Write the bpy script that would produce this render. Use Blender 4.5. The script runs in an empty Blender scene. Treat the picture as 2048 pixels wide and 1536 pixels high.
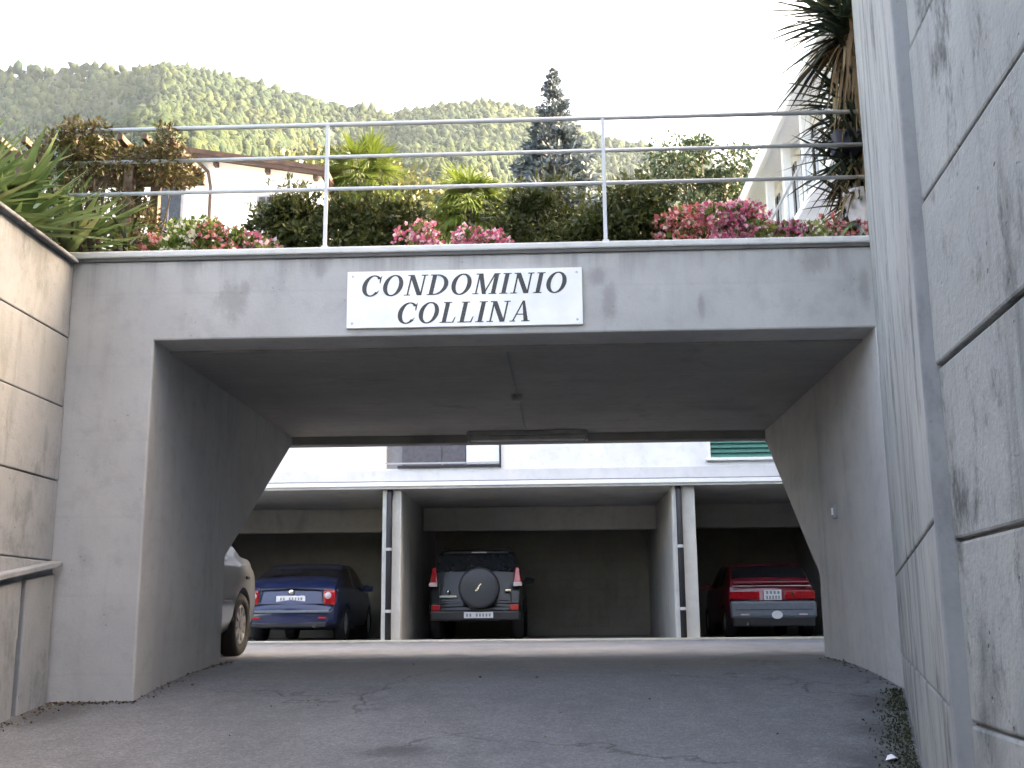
import bpy, bmesh, math, random
import numpy as np
from mathutils import Vector, Matrix, noise as mnoise
R = math.radians
rng = np.random.default_rng(7)
random.seed(7)
S = bpy.context.scene
COL = S.collection

# ------------------------------------------------------------------ camera
EYE = Vector((0, 0, 0.345))
yaw, pitch, roll = R(2.2), R(11.85), R(0.5)
fw = Vector((-math.sin(yaw)*math.cos(pitch), math.cos(yaw)*math.cos(pitch), math.sin(pitch)))
r0 = Vector((math.cos(yaw), math.sin(yaw), 0)); u0 = r0.cross(fw)
rt = math.cos(roll)*r0 - math.sin(roll)*u0
up = math.sin(roll)*r0 + math.cos(roll)*u0
cd = bpy.data.cameras.new("camera"); cam = bpy.data.objects.new("camera", cd); COL.objects.link(cam)
cam.matrix_world = Matrix(((rt.x, up.x, -fw.x, EYE.x), (rt.y, up.y, -fw.y, EYE.y), (rt.z, up.z, -fw.z, EYE.z), (0, 0, 0, 1)))
cd.sensor_width = 36; cd.lens = 36*2250/2048; cd.clip_start = 0.05; cd.clip_end = 6000
S.camera = cam

# ------------------------------------------------------------------ sky, sun, exposure
SUN_EL, SUN_AZ = R(27), R(72)            # azimuth clockwise from +Y (seen from above): sun stands to the right, a little ahead
sdir = Vector((math.sin(SUN_AZ)*math.cos(SUN_EL), math.cos(SUN_AZ)*math.cos(SUN_EL), math.sin(SUN_EL)))
W = bpy.data.worlds.new("World"); S.world = W; W.use_nodes = True
nt = W.node_tree; nt.nodes.clear()
sky = nt.nodes.new("ShaderNodeTexSky"); sky.sky_type = 'NISHITA'; sky.sun_disc = False
sky.sun_elevation = SUN_EL; sky.sun_rotation = SUN_AZ; sky.dust_density = 7.0; sky.air_density = .75; sky.ozone_density = .6
bg = nt.nodes.new("ShaderNodeBackground"); bg.inputs[1].default_value = 0.15
wo = nt.nodes.new("ShaderNodeOutputWorld")
nt.links.new(sky.outputs[0], bg.inputs[0]); nt.links.new(bg.outputs[0], wo.inputs[0])
sl = bpy.data.lights.new("sun", 'SUN'); sl.energy = 2.0; sl.angle = R(0.5); sl.color = (1.0, 0.92, 0.78)
so = bpy.data.objects.new("sun", sl); COL.objects.link(so)
so.rotation_euler = sdir.to_track_quat('Z', 'Y').to_euler()
vs = S.view_settings; vs.view_transform = 'Standard'; vs.look = 'None'; vs.gamma = 1; vs.use_curve_mapping = False
vs.exposure = 3.92
vs.use_white_balance = True; vs.white_balance_temperature = 8600; vs.white_balance_tint = 12
S.cycles.max_bounces = 8; S.cycles.diffuse_bounces = 3; S.cycles.transparent_max_bounces = 8; S.cycles.volume_bounces = 0; S.cycles.use_adaptive_sampling = True; S.cycles.adaptive_threshold = .03; S.cycles.adaptive_min_samples = 16

# ------------------------------------------------------------------ helpers
def link(o, parent=None):
    COL.objects.link(o)
    if parent is not None:
        o.parent = parent
        o.matrix_parent_inverse = parent.matrix_basis.inverted() if parent.get('_w') else Matrix()
    return o
def mesh(name, v, f, mat, parent=None, smooth=False, bev=0):
    me = bpy.data.meshes.new(name); me.from_pydata([tuple(p) for p in v], [], [tuple(q) for q in f])
    me.update()
    return mobj(name, me, mat, parent, smooth, bev)
def mobj(name, me, mat, parent=None, smooth=False, bev=0):
    o = bpy.data.objects.new(name, me)
    if mat: me.materials.append(mat)
    if smooth: me.polygons.foreach_set("use_smooth", [True]*len(me.polygons))
    link(o, parent)
    if bev:
        m = o.modifiers.new("bevel", 'BEVEL'); m.width = bev; m.segments = 2; m.limit_method = 'ANGLE'; m.angle_limit = R(40)
    return o
class MB:
    def __init__(s): s.v = []; s.f = []
    def add(s, v, f):
        n = len(s.v); s.v += [tuple(p) for p in v]; s.f += [tuple(i+n for i in q) for q in f]; return s
    def box(s, x0, x1, y0, y1, z0, z1):
        return s.add([(x0,y0,z0),(x1,y0,z0),(x1,y1,z0),(x0,y1,z0),(x0,y0,z1),(x1,y0,z1),(x1,y1,z1),(x0,y1,z1)],
                     [(0,3,2,1),(4,5,6,7),(0,1,5,4),(1,2,6,5),(2,3,7,6),(3,0,4,7)])
    def tube(s, pts, r, n=10, cap=True):
        pts = [Vector(p) for p in pts]; k = len(pts); rs = r if hasattr(r, '__len__') else [r]*k; v = []
        for i, p in enumerate(pts):
            d = (pts[min(i+1, k-1)] - pts[max(i-1, 0)]).normalized()
            a = d.orthogonal().normalized() if i == 0 else (a - d*a.dot(d)).normalized()
            b = d.cross(a)
            for j in range(n):
                t = 2*math.pi*j/n; v.append(p + (a*math.cos(t) + b*math.sin(t))*rs[i])
        f = [(i*n+j, i*n+(j+1) % n, (i+1)*n+(j+1) % n, (i+1)*n+j) for i in range(k-1) for j in range(n)]
        if cap: f += [tuple(range(n-1, -1, -1)), tuple((k-1)*n+j for j in range(n))]
        return s.add(v, f)
    def prism(s, poly, a0, a1, axis='y'):      # polygon in the two other axes, extruded along axis
        n = len(poly)
        def P(p, a):
            return {'y': (p[0], a, p[1]), 'x': (a, p[0], p[1]), 'z': (p[0], p[1], a)}[axis]
        return s.add([P(p, a0) for p in poly] + [P(p, a1) for p in poly],
                     [tuple(range(n)), tuple(range(2*n-1, n-1, -1))] + [(i, i+n, (i+1) % n+n, (i+1) % n) for i in range(n)])
    def lathe(s, prof, n=20, axis='x', c=(0, 0, 0)):   # prof: (radius, along)
        v = []
        for r_, a in prof:
            for j in range(n):
                t = 2*math.pi*j/n; p, q = r_*math.cos(t), r_*math.sin(t)
                w = {'x': (a, p, q), 'y': (p, a, q), 'z': (p, q, a)}[axis]
                v.append((w[0]+c[0], w[1]+c[1], w[2]+c[2]))
        k = len(prof)
        f = [(i*n+j, i*n+(j+1) % n, (i+1)*n+(j+1) % n, (i+1)*n+j) for i in range(k-1) for j in range(n)]
        f += [tuple(range(n)), tuple((k-1)*n+j for j in range(n))]
        return s.add(v, f)
    def build(s, name, mat, parent=None, smooth=False, bev=0):
        o = mesh(name, s.v, s.f, mat, parent, smooth, bev)
        bm = bmesh.new(); bm.from_mesh(o.data); bmesh.ops.recalc_face_normals(bm, faces=bm.faces); bm.to_mesh(o.data); bm.free()
        if smooth: o.data.polygons.foreach_set("use_smooth", [True]*len(o.data.polygons))
        return o
def tag(o, label, cat, group=None):
    o['label'] = label; o['category'] = cat
    if group: o['group'] = group
    return o
def thing(name, label, cat, loc=(0, 0, 0), rotz=0, group=None, world=True):
    """Empty at the thing's base; world=True: its parts are given in world coordinates"""
    o = bpy.data.objects.new(name, None); COL.objects.link(o); o.empty_display_size = 0.1
    o.location = loc; o.rotation_euler = (0, 0, rotz)
    if world: o['_w'] = 1; o.matrix_basis = Matrix.Translation(loc)
    return tag(o, label, cat, group)
def struct(o, kind='structure'):
    o['kind'] = kind; return o

# ------------------------------------------------------------------ materials
def newmat(name):
    m = bpy.data.materials.new(name); m.use_nodes = True
    return m, m.node_tree, m.node_tree.nodes["Principled BSDF"]
class NB:
    def __init__(s, t): s.t = t
    def n(s, typ, **k):
        x = s.t.nodes.new(typ)
        for a, b in k.items(): setattr(x, a, b)
        return x
    def l(s, a, b): s.t.links.new(a, b)
    def val(s, sock, v):
        if hasattr(v, 'links') or isinstance(v, bpy.types.NodeSocket): s.l(v, sock)
        else: sock.default_value = v
    def math(s, op, a, b=0.0, clamp=False):
        x = s.n("ShaderNodeMath", operation=op, use_clamp=clamp); s.val(x.inputs[0], a); s.val(x.inputs[1], b); return x.outputs[0]
    def mix(s, fac, a, b, mode='MIX'):
        x = s.n("ShaderNodeMix", data_type='RGBA', blend_type=mode); s.val(x.inputs[0], fac)
        for i, c in ((6, a), (7, b)):
            s.val(x.inputs[i], c if isinstance(c, bpy.types.NodeSocket) else (*c, 1))
        return x.outputs[2]
    def pos(s): return s.n("ShaderNodeNewGeometry").outputs['Position']
    def objc(s): return s.n("ShaderNodeTexCoord").outputs['Object']
    def mapp(s, vec, scale=(1, 1, 1), loc=(0, 0, 0)):
        x = s.n("ShaderNodeMapping"); s.l(vec, x.inputs[0]); x.inputs[3].default_value = scale; x.inputs[1].default_value = loc; return x.outputs[0]
    def noise(s, vec, scale, detail=4, rough=0.55, dist=0):
        x = s.n("ShaderNodeTexNoise"); s.l(vec, x.inputs['Vector']); x.inputs['Scale'].default_value = scale
        x.inputs['Detail'].default_value = detail; x.inputs['Roughness'].default_value = rough; x.inputs['Distortion'].default_value = dist
        return x.outputs['Fac']
    def ramp(s, fac, lo, hi):
        x = s.n("ShaderNodeMapRange"); x.interpolation_type = 'SMOOTHSTEP'; s.l(fac, x.inputs[0]); x.inputs[1].default_value = lo; x.inputs[2].default_value = hi; return x.outputs[0]
    def bump(s, h, bsdf, strength=0.3, dist=0.01):
        x = s.n("ShaderNodeBump"); x.inputs['Strength'].default_value = strength; x.inputs['Distance'].default_value = dist
        s.l(h, x.inputs['Height']); s.l(x.outputs[0], bsdf.inputs['Normal'])
def spots(b, p, lst):
    """noise-edged stains at given places: (x,y,z, rx,ry,rz)"""
    out = None
    for i, (x, y, z, rx, ry, rz) in enumerate(lst):
        q = b.mapp(p, (1/rx, 1/ry, 1/rz), (-x/rx, -y/ry, -z/rz))
        ln = b.n("ShaderNodeVectorMath", operation='LENGTH'); b.l(q, ln.inputs[0])
        nz = b.noise(b.mapp(p, (1, 1, .45), (i*3.1, 0, 0)), 14, 6, .8)
        d = b.math('ADD', ln.outputs['Value'], b.math('MULTIPLY', nz, 1.3))
        m = b.math('SUBTRACT', 1.0, b.ramp(d, 0.85, 1.5))
        out = m if out is None else b.math('MAXIMUM', out, m)
    return out
def concrete(name, c, dark, streak=0.35, stain=0.4, stains=None, lines=None, lstr=.35, drips=None, bump=0.35, warm=None, fine=1.0, blotch=0):
    m, t, bs = newmat(name); b = NB(t); p = b.pos()
    n1 = b.noise(p, 1.1, 3, .6); n2 = b.noise(p, 7*fine, 4, .68); n3 = b.noise(p, 60, 2, .6)
    st = b.noise(b.mapp(p, (3.1, 3.1, .5)), 1.0, 5, .7, .3)
    st2 = b.noise(b.mapp(p, (1.4, 1.4, .5), (4, 2, 1)), 1.0, 4, .65, .3)
    light = tuple(min(1, x*1.18) for x in c)
    col = b.mix(b.ramp(n1, .3, .7), c, light)
    col = b.mix(b.math('MULTIPLY', b.ramp(n2, .45, .75), .35), col, tuple(x*.72 for x in c))
    if warm: col = b.mix(b.math('MULTIPLY', b.ramp(b.noise(b.mapp(p, (1, 1, 1), (9, 4, 7)), .9, 4, .5), .42, .7), .8), col, warm)
    col = b.mix(b.math('MULTIPLY', b.ramp(st, .50, .78), streak), col, dark)
    col = b.mix(b.math('MULTIPLY', b.ramp(st2, .56, .74), stain), col, dark)
    col = b.mix(b.math('MULTIPLY', n3, .18), col, tuple(x*.6 for x in c))
    vo = b.n("ShaderNodeTexVoronoi"); b.l(p, vo.inputs['Vector']); vo.inputs['Scale'].default_value = 14
    pit = b.math('SUBTRACT', 1.0, b.ramp(vo.outputs['Distance'], .05, .12)); pit = b.math('MULTIPLY', pit, b.ramp(n2, .5, .6))
    col = b.mix(b.math('MULTIPLY', pit, .55), col, dark)
    if blotch:
        bl = b.noise(b.mapp(p, (1.6, 1.6, .9), (2, 7, 3)), 1.7, 6, .78, .15)
        col = b.mix(b.math('MULTIPLY', b.ramp(bl, .50, .68), blotch), col, dark)
        bl2 = b.noise(b.mapp(p, (3.0, 3.0, 1.4), (5, 1, 9)), 3.1, 5, .8, 0)
        col = b.mix(b.math('MULTIPLY', b.ramp(bl2, .56, .72), blotch*.7), col, dark)
    if stains:
        col = b.mix(b.math('MULTIPLY', spots(b, p, stains), .45), col, dark)
    if drips:                                   # dirt runs that start under the coping
        sz = b.n("ShaderNodeSeparateXYZ"); b.l(p, sz.inputs[0])
        dn = b.noise(b.mapp(p, (7, 7, .12), (1, 3, 0)), 1.0, 4, .65)
        ln_ = b.math('MULTIPLY', b.ramp(b.noise(b.mapp(p, (2.3, 2.3, 0), (8, 0, 0)), 1.0, 3, .6), .3, .75), drips[1])
        fade = b.math('SUBTRACT', 1.0, b.math('DIVIDE', b.math('SUBTRACT', drips[0], sz.outputs[2]), b.math('ADD', ln_, .05)), True)
        col = b.mix(b.math('MULTIPLY', b.math('MULTIPLY', fade, b.ramp(dn, .42, .66)), .55), col, dark)
    h = b.math('ADD', b.math('MULTIPLY', n2, .6), b.math('MULTIPLY', n3, .25)); h = b.math('SUBTRACT', h, b.math('MULTIPLY', pit, .5))
    if lines:                                   # faint formwork board lines across an axis, spacing in metres
        ax, sp = lines
        sx = b.n("ShaderNodeSeparateXYZ"); b.l(p, sx.inputs[0])
        w = b.math('ADD', b.math('DIVIDE', sx.outputs[ax], sp), b.math('MULTIPLY', n1, .06))
        fr = b.math('FRACT', w); edge = b.math('MULTIPLY', b.math('ABSOLUTE', b.math('SUBTRACT', fr, .5)), 2.0)
        ed = b.ramp(edge, .93, .99)
        col = b.mix(b.math('MULTIPLY', ed, lstr), col, dark)
        bd = b.n("ShaderNodeTexWhiteNoise", noise_dimensions='1D'); b.l(b.math('FLOOR', w), bd.inputs['W'])
        col = b.mix(b.math('MULTIPLY', bd.outputs['Value'], lstr*.46), col, tuple(x*.6 for x in c))
        h = b.math('SUBTRACT', h, b.math('MULTIPLY', ed, lstr*1.7))
    b.l(col, bs.inputs['Base Color']); bs.inputs['Roughness'].default_value = .88
    bs.inputs['Specular IOR Level'].default_value = .3
    b.bump(h, bs, bump, .012)
    return m
def plain(name, c, rough=.6, metal=0, coat=0, var=.12, scale=12, spec=.5, bumpy=0):
    m, t, bs = newmat(name); b = NB(t); p = b.objc()
    nz = b.noise(p, scale, 4, .6)
    col = b.mix(b.math('MULTIPLY', b.ramp(nz, .35, .75), 1.0), c, tuple(x*(1-var*1.6) for x in c))
    b.l(col, bs.inputs['Base Color']); bs.inputs['Roughness'].default_value = rough; bs.inputs['Metallic'].default_value = metal
    bs.inputs['Specular IOR Level'].default_value = spec
    if coat: bs.inputs['Coat Weight'].default_value = coat; bs.inputs['Coat Roughness'].default_value = .04
    if bumpy: b.bump(b.noise(p, scale*3, 4, .6), bs, bumpy, .01)
    return m
def leafmat(name, dark, light, accent=None, acc=.1, rough=.55, transl=.25):
    m, t, bs = newmat(name); b = NB(t)
    g = b.n("ShaderNodeNewGeometry"); rnd = g.outputs['Random Per Island']
    col = b.mix(rnd, dark, light)
    if accent:
        w = b.n("ShaderNodeTexWhiteNoise", noise_dimensions='1D'); b.l(b.math('MULTIPLY', rnd, 371.3), w.inputs['W'])
        col = b.mix(b.math('GREATER_THAN', w.outputs['Value'], 1-acc), col, accent)
    nz = b.noise(g.outputs['Position'], 3.0, 3, .5)
    col = b.mix(b.math('MULTIPLY', b.ramp(nz, .35, .7), .35), col, tuple(x*.6 for x in dark))
    b.l(col, bs.inputs['Base Color']); bs.inputs['Roughness'].default_value = rough
    bs.inputs['Specular IOR Level'].default_value = .35
    if transl:
        tr = b.n("ShaderNodeBsdfTranslucent"); b.l(col, tr.inputs[0])
        ms = b.n("ShaderNodeMixShader"); ms.inputs[0].default_value = transl
        out = t.nodes["Material Output"]; b.l(bs.outputs[0], ms.inputs[1]); b.l(tr.outputs[0], ms.inputs[2]); b.l(ms.outputs[0], out.inputs[0])
    return m
def asphalt(name, c, crack=True):
    m, t, bs = newmat(name); b = NB(t); p = b.pos()
    n1 = b.noise(p, .55, 5, .6); n2 = b.noise(p, 5, 5, .7); n3 = b.noise(p, 110, 2, .7); n4 = b.noise(b.mapp(p, (1, .35, 1), (3, 8, 0)), 2.2, 5, .65)
    col = b.mix(b.ramp(n1, .3, .7), tuple(x*.82 for x in c), tuple(x*1.15 for x in c))
    col = b.mix(b.math('MULTIPLY', b.ramp(n4, .46, .70), .6), col, tuple(x*.6 for x in c))
    col = b.mix(b.math('MULTIPLY', b.ramp(n2, .42, .72), .55), col, tuple(x*1.45 for x in c))
    n5 = b.noise(p, 34, 3, .8); col = b.mix(b.math('MULTIPLY', b.ramp(n5, .42, .62), .6), col, tuple(x*.55 for x in c))
    vo = b.n("ShaderNodeTexVoronoi"); b.l(p, vo.inputs['Vector']); vo.inputs['Scale'].default_value = 75
    col = b.mix(b.math('MULTIPLY', b.ramp(vo.outputs['Distance'], .2, .7), .35), col, tuple(x*.45 for x in c))
    w = b.n("ShaderNodeTexWhiteNoise"); b.l(vo.outputs['Position'], w.inputs['Vector'])
    col = b.mix(b.math('MULTIPLY', b.ramp(w.outputs['Value'], .8, 1.0), .22), col, tuple(min(1, x*2.0) for x in c))
    if crack:
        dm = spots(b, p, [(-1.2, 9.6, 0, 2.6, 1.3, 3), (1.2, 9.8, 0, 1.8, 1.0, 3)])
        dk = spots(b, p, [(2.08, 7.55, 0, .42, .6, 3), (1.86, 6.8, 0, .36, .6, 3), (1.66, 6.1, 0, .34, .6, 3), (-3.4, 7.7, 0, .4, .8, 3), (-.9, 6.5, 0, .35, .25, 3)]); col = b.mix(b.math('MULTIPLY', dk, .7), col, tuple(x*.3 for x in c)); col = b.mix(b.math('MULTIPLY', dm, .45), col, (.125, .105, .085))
    h = b.math('SUBTRACT', b.math('MULTIPLY', n2, .3), b.math('MULTIPLY', vo.outputs['Distance'], .5))
    if crack:
        q = b.n("ShaderNodeTexVoronoi", feature='DISTANCE_TO_EDGE')
        dn = b.n("ShaderNodeTexNoise"); b.l(p, dn.inputs['Vector']); dn.inputs['Scale'].default_value = 2.2; dn.inputs['Detail'].default_value = 6
        vm = b.n("ShaderNodeVectorMath", operation='MULTIPLY_ADD'); b.l(dn.outputs['Color'], vm.inputs[0]); vm.inputs[1].default_value = (.8, .8, .8); b.l(p, vm.inputs[2])
        b.l(vm.outputs[0], q.inputs['Vector']); q.inputs['Scale'].default_value = .42
        ck = b.math('SUBTRACT', 1.0, b.ramp(q.outputs['Distance'], .001, .008))
        ck = b.math('MULTIPLY', ck, b.ramp(b.noise(b.mapp(p, (1, 1, 1), (5, 1, 0)), .8, 3, .5), .42, .55))
        col = b.mix(b.math('MULTIPLY', ck, .6), col, tuple(x*.25 for x in c))
        h = b.math('SUBTRACT', h, ck)
    b.l(col, bs.inputs['Base Color']); bs.inputs['Roughness'].default_value = .82; bs.inputs['Specular IOR Level'].default_value = .35
    b.bump(h, bs, .7, .012)
    return m
M = {}
M['portal'] = concrete('portal concrete', (.38, .375, .37), (.17, .16, .155), .30, .28,
                       stains=[(-2.42, 8.1, 2.72, .21, .8, .24), (-2.33, 8.1, 2.80, .07, .8, .12), (.42, 8.1, 2.66, .10, .8, .24), (.34, 8.1, 2.86, .12, .8, .12), (1.95, 8.1, 2.94, .18, .8, .14), (1.1, 8.1, 2.60, .05, .8, .16), (-1.75, 8.1, 2.98, .07, .8, .2), (2.3, 8.1, 2.72, .07, .8, .25)], bump=.3, lines=(2, .56), lstr=.045, drips=(3.05, .5))
M['sidewall'] = concrete('streaked passage wall concrete', (.365, .357, .348), (.15, .14, .13), .35, .35, bump=.25)  # passage walls in one concrete tone with random darker streaks
M['soffit'] = concrete('board marked soffit concrete', (.26, .252, .243), (.10, .095, .09), .1, .45, lines=(1, .12), bump=.3)
M['retain'] = concrete('weathered retaining wall concrete', (.285, .287, .272), (.062, .063, .06), .85, .9, bump=.9, blotch=.9, drips=(5.3, 3.2))
M['retain_l'] = concrete('mossy warm retaining wall concrete', (.235, .247, .265), (.09, .095, .097), .65, .65, bump=.6, warm=(.245, .25, .245), blotch=.45, drips=(3.05, .9))
M['endface'] = concrete('smooth grey concrete end face', (.225, .23, .235), (.09, .09, .10), .6, .6, bump=.35, blotch=.4)
M['joint'] = plain('dark joint', (.15, .148, .14), .95)
M['coping'] = concrete('pale coping stone', (.55, .55, .54), (.22, .21, .19), .15, .25, bump=.15)
M['drip'] = plain('dark drip edge', (.10, .095, .09), .7)
M['asphalt'] = asphalt('worn asphalt', (.158, .163, .172))
M['yard'] = asphalt('pale yard paving', (.19, .195, .21), False)
M['slabedge'] = concrete('yellowed concrete threshold', (.42, .40, .33), (.2, .19, .15), .1, .3)
M['white'] = concrete('white render', (.74, .74, .745), (.5, .5, .5), .12, .1, bump=.06)
M['whitetrim'] = plain('white painted metal', (.8, .8, .8), .35, var=.04)
M['garwall'] = concrete('grey garage concrete', (.38, .365, .345), (.08, .08, .075), .2, .3, bump=.2)
M['gardark'] = concrete('dingy garage rear wall', (.26, .245, .21), (.14, .132, .115), .2, .4, bump=.3)
M['pier'] = concrete('pale pier concrete', (.52, .51, .48), (.3, .29, .27), .2, .2, bump=.12)
M['galv'] = plain('galvanised steel', (.44, .455, .475), .5, .25, var=.04, scale=20)
M['darkmetal'] = plain('dark painted metal', (.018, .018, .024), .65, 0)
M['brown'] = plain('brown roof timber', (.07, .04, .03), .75, var=.3, scale=6)
M['tile'] = plain('brown roof tile', (.10, .055, .042), .8, var=.4, scale=5, bumpy=.4)
M['wood'] = plain('weathered timber', (.10, .065, .045), .85, var=.35, scale=8)
M['bark'] = plain('bark', (.09, .07, .05), .95, var=.5, scale=14, bumpy=.8)
M['glass'] = plain('window glass', (.012, .015, .018), .06, var=.2)
M['winframe'] = plain('grey window frame', (.25, .25, .27), .5)
M['shutter'] = plain('green shutter paint', (.02, .16, .13), .5, var=.2)
M['greyshut'] = plain('grey violet shutter', (.10, .095, .115), .6, var=.2)
M['signwhite'] = plain('white enamel sign', (.80, .80, .80), .35, var=.10, scale=2.2)
M['ink'] = plain('dark grey lettering', (.035, .033, .035), .5)
M['soil'] = plain('soil', (.06, .045, .03), .95, var=.5, scale=9, bumpy=.8)
M['grass'] = plain('meadow ground', (.07, .10, .03), .95, var=.5, scale=.6, bumpy=.5)
M['tyre'] = plain('tyre rubber', (.012, .012, .013), .8)
M['rim'] = plain('silver wheel', (.45, .45, .46), .35, .7)
M['plastic'] = plain('black plastic', (.018, .018, .02), .5)
M['redlens'] = plain('red lamp lens', (.45, .012, .02), .15, coat=.6, var=.25, scale=20)
M['clearlens'] = plain('clear lamp lens', (.6, .5, .5), .12, coat=.6)
M['plate'] = plain('white number plate', (.72, .72, .74), .4, var=.06)
M['plastgrey'] = plain('grey bumper plastic', (.14, .16, .19), .45, var=.1)
M['chrome'] = plain('chrome', (.7, .7, .7), .15, 1.0)
M['pot_dark'] = plain('dark blue grey planter', (.05, .055, .085), .5)
M['pot_white'] = plain('white flower pot', (.62, .6, .6), .5)
def paint(name, c, metal=.1, coat=.7): return plain(name, c, .3, metal, coat=coat, var=.12, scale=3, spec=.3)

# ================================================================== SETTING
gx = 3000
o = struct(mesh('ground', [(-gx, -gx, -2.4), (gx, -gx, -2.4), (gx, gx, -2.4), (-gx, gx, -2.4)], [(0, 1, 2, 3)], M['grass']))
# driveway: rises towards the passage, levels out in the yard
def zdrive(x, y):
    if y < 0: z = -1.132
    elif y < 8.1: z = -1.132 + .12*y
    elif y < 10.6:
        t = (y-8.1)/2.5; z = -.16 + .16*(1-(1-t)**2)
    else: z = 0
    k = max(0, min(1, (10.6-y)/2.5)); return z + .010*x*k + .006*mnoise.noise(Vector((x*.9, y*.9, 0)))*(1 if y < 10 else 0)
ys = list(np.arange(-9, 11.01, .25)); xs = list(np.arange(-4.2, 4.21, .3))
v = [(x, y, zdrive(x, y)) for y in ys for x in xs]; nx = len(xs)
f = [(j*nx+i, j*nx+i+1, (j+1)*nx+i+1, (j+1)*nx+i) for j in range(len(ys)-1) for i in range(nx-1)]
struct(mesh('driveway', v, f, M['asphalt'], smooth=True))
struct(mesh('courtyard_paving', [(-12, 10.2, -.004), (9, 10.2, -.004), (9, 19.3, 0), (-12, 19.3, 0), (-12, 26, .0), (9, 26, .0)], [(0, 1, 2, 3), (3, 2, 5, 4)], M['yard']))
struct(MB().box(-11, 5.6, 19.22, 19.62, -.05, .03).build('garage_threshold', M['slabedge'], bev=.008))

# ---- retained earth left, garden deck soil, added shade hill at right
struct(MB().box(-16, -3.90, -9, 8.08, -2.4, 2.93).build('terrace', M['grass']))
# unseen mound behind the right-hand wall, added to keep passage and yard in shade
hv = []; hf = []
def shade_hill_block(x0f, ya, yb, z0, n=10):
    b0 = len(hv); cols = 9
    for j in range(n+1):
        y = ya + (yb-ya)*j/n; xa = x0f(y)
        for i in range(cols):
            t = i/(cols-1); x = xa + (34-xa)*t
            rise = 14.5*min(1, max(0, (x-xa-1.0)/14))**.85
            hv.append((x, y, z0 + rise + (.5*mnoise.noise(Vector((x*.3, y*.3, 2))) if 0 < i else 0)))
    for j in range(n):
        for i in range(cols-1):
            a = b0+j*cols+i; hf.append((a, a+1, a+cols+1, a+cols))
    # skirt to the ground on all four sides
    ring = [b0+i for i in range(cols)] + [b0+j*cols+cols-1 for j in range(1, n+1)] + [b0+n*cols+i for i in range(cols-2, -1, -1)] + [b0+j*cols for j in range(n-1, 0, -1)]
    s0 = len(hv)
    for k in ring: hv.append((hv[k][0], hv[k][1], -2.4))
    for k in range(len(ring)):
        k2 = (k+1) % len(ring); hf.append((ring[k], s0+k, s0+k2, ring[k2]))
shade_hill_block(lambda y: (1.118+.078*(y-3.2) if y < 3.2 else 1.07+.265*(y-3.23)) + .42, -9, 8.05, 5.0)
shade_hill_block(lambda y: 5.8, 8.1, 19.2, 5.0)
struct(mesh('added_shade_hill', hv, hf, M['grass'], smooth=False))

# ================================================================== PASSAGE (portal)
P = thing('concrete_passage', 'grey concrete underpass portal carrying the planted terrace with the sign', 'underpass', (-.3, 8.1, -.16))
prof = [(8.45, -1.2), (10.15, -1.2), (10.15, .93), (12.70, 2.40), (12.70, 2.44), (8.45, 2.44)]
MB().prism(prof, -3.64, -3.0, 'x').build('side_wall', M['sidewall'], P)
prof2 = [(8.45, -1.2), (10.37, -1.2), (10.37, .73), (12.76, 2.40), (12.76, 2.44), (8.45, 2.44)]
MB().prism(prof2, 2.36, 3.0, 'x').build('side_wall', M['sidewall'], P)
fr = MB().prism([(-3.95, -1.2), (-3.0, -1.2), (-3.0, 2.425), (2.36, 2.425), (2.36, -1.2), (3.0, -1.2), (3.0, 3.05), (-3.95, 3.05)], 8.092, 8.449, 'y').build('portal_frame', M['portal'], P)
bw_ = fr.data.attributes.new('bevel_weight_edge', 'FLOAT', 'EDGE')
for e in fr.data.edges:
    if all(abs(fr.data.vertices[k].co.y-8.092) < 1e-4 for k in e.vertices): bw_.data[e.index].value = 1.0
md = fr.modifiers.new('bevel', 'BEVEL'); md.limit_method = 'WEIGHT'; md.width = .014; md.segments = 2
MB().box(-9.0, 5.6, 8.452, 12.70, 2.41, 2.95).build('ceiling_slab', M['soffit'], P)
MB().box(-9.0, 5.6, 12.60, 12.78, 2.315, 3.06).build('edge_beam', M['soffit'], P, bev=.01)
MB().box(-3.95, 2.50, 8.06, 8.42, 3.072, 3.125).build('coping', M['coping'], P, bev=.012)
MB().box(-3.94, 2.49, 8.075, 8.41, 3.045, 3.074).build('drip_edge', M['drip'], P)
bed = struct(MB().box(-9.0, 5.6, 8.425, 12.58, 2.952, 3.06).build('garden_bed', M['soil']))

# lamp, conduit, box, switch in the passage
L = thing('fluorescent_lamp', 'long unlit tube lamp fixed under the passage ceiling edge', 'lamp', (-.31, 12.4, 2.41))
MB().box(-.97, .35, 12.33, 12.47, 2.36, 2.408).build('housing', M['winframe'], L, bev=.008)
MB().box(-.95, .33, 12.345, 12.455, 2.30, 2.36).build('diffuser', plain('dusty diffuser', (.34, .34, .32), .4), L, bev=.015)
for x in (-.972, .35):
    MB().box(x-.012, x+.012, 12.335, 12.465, 2.298, 2.40).build('end_cap', M['winframe'], L, bev=.004)
c_ = thing('ceiling_conduit', 'thin grey cable conduit running along the passage ceiling', 'conduit', (-.35, 10.3, 2.4))
MB().tube([(-.36, 8.6, 2.407), (-.35, 10.3, 2.405), (-.32, 12.32, 2.403)], .008, 8).build('pipe', M['soffit'], c_, True)
MB().lathe([(.055, 2.41), (.055, 2.36), (.035, 2.345)], 14, 'z', (-.35, 10.34, 0)).build('junction_box', M['winframe'], c_, True)
sw = thing('light_switch', 'small pale switch box on the right passage wall', 'switch', (2.36, 9.62, 1.2))
MB().box(2.33, 2.362, 9.58, 9.66, 1.16, 1.28).build('plate', M['winframe'], sw, bev=.006)
MB().box(2.322, 2.332, 9.60, 9.64, 1.19, 1.25).build('button', M['whitetrim'], sw, bev=.003)

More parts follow.
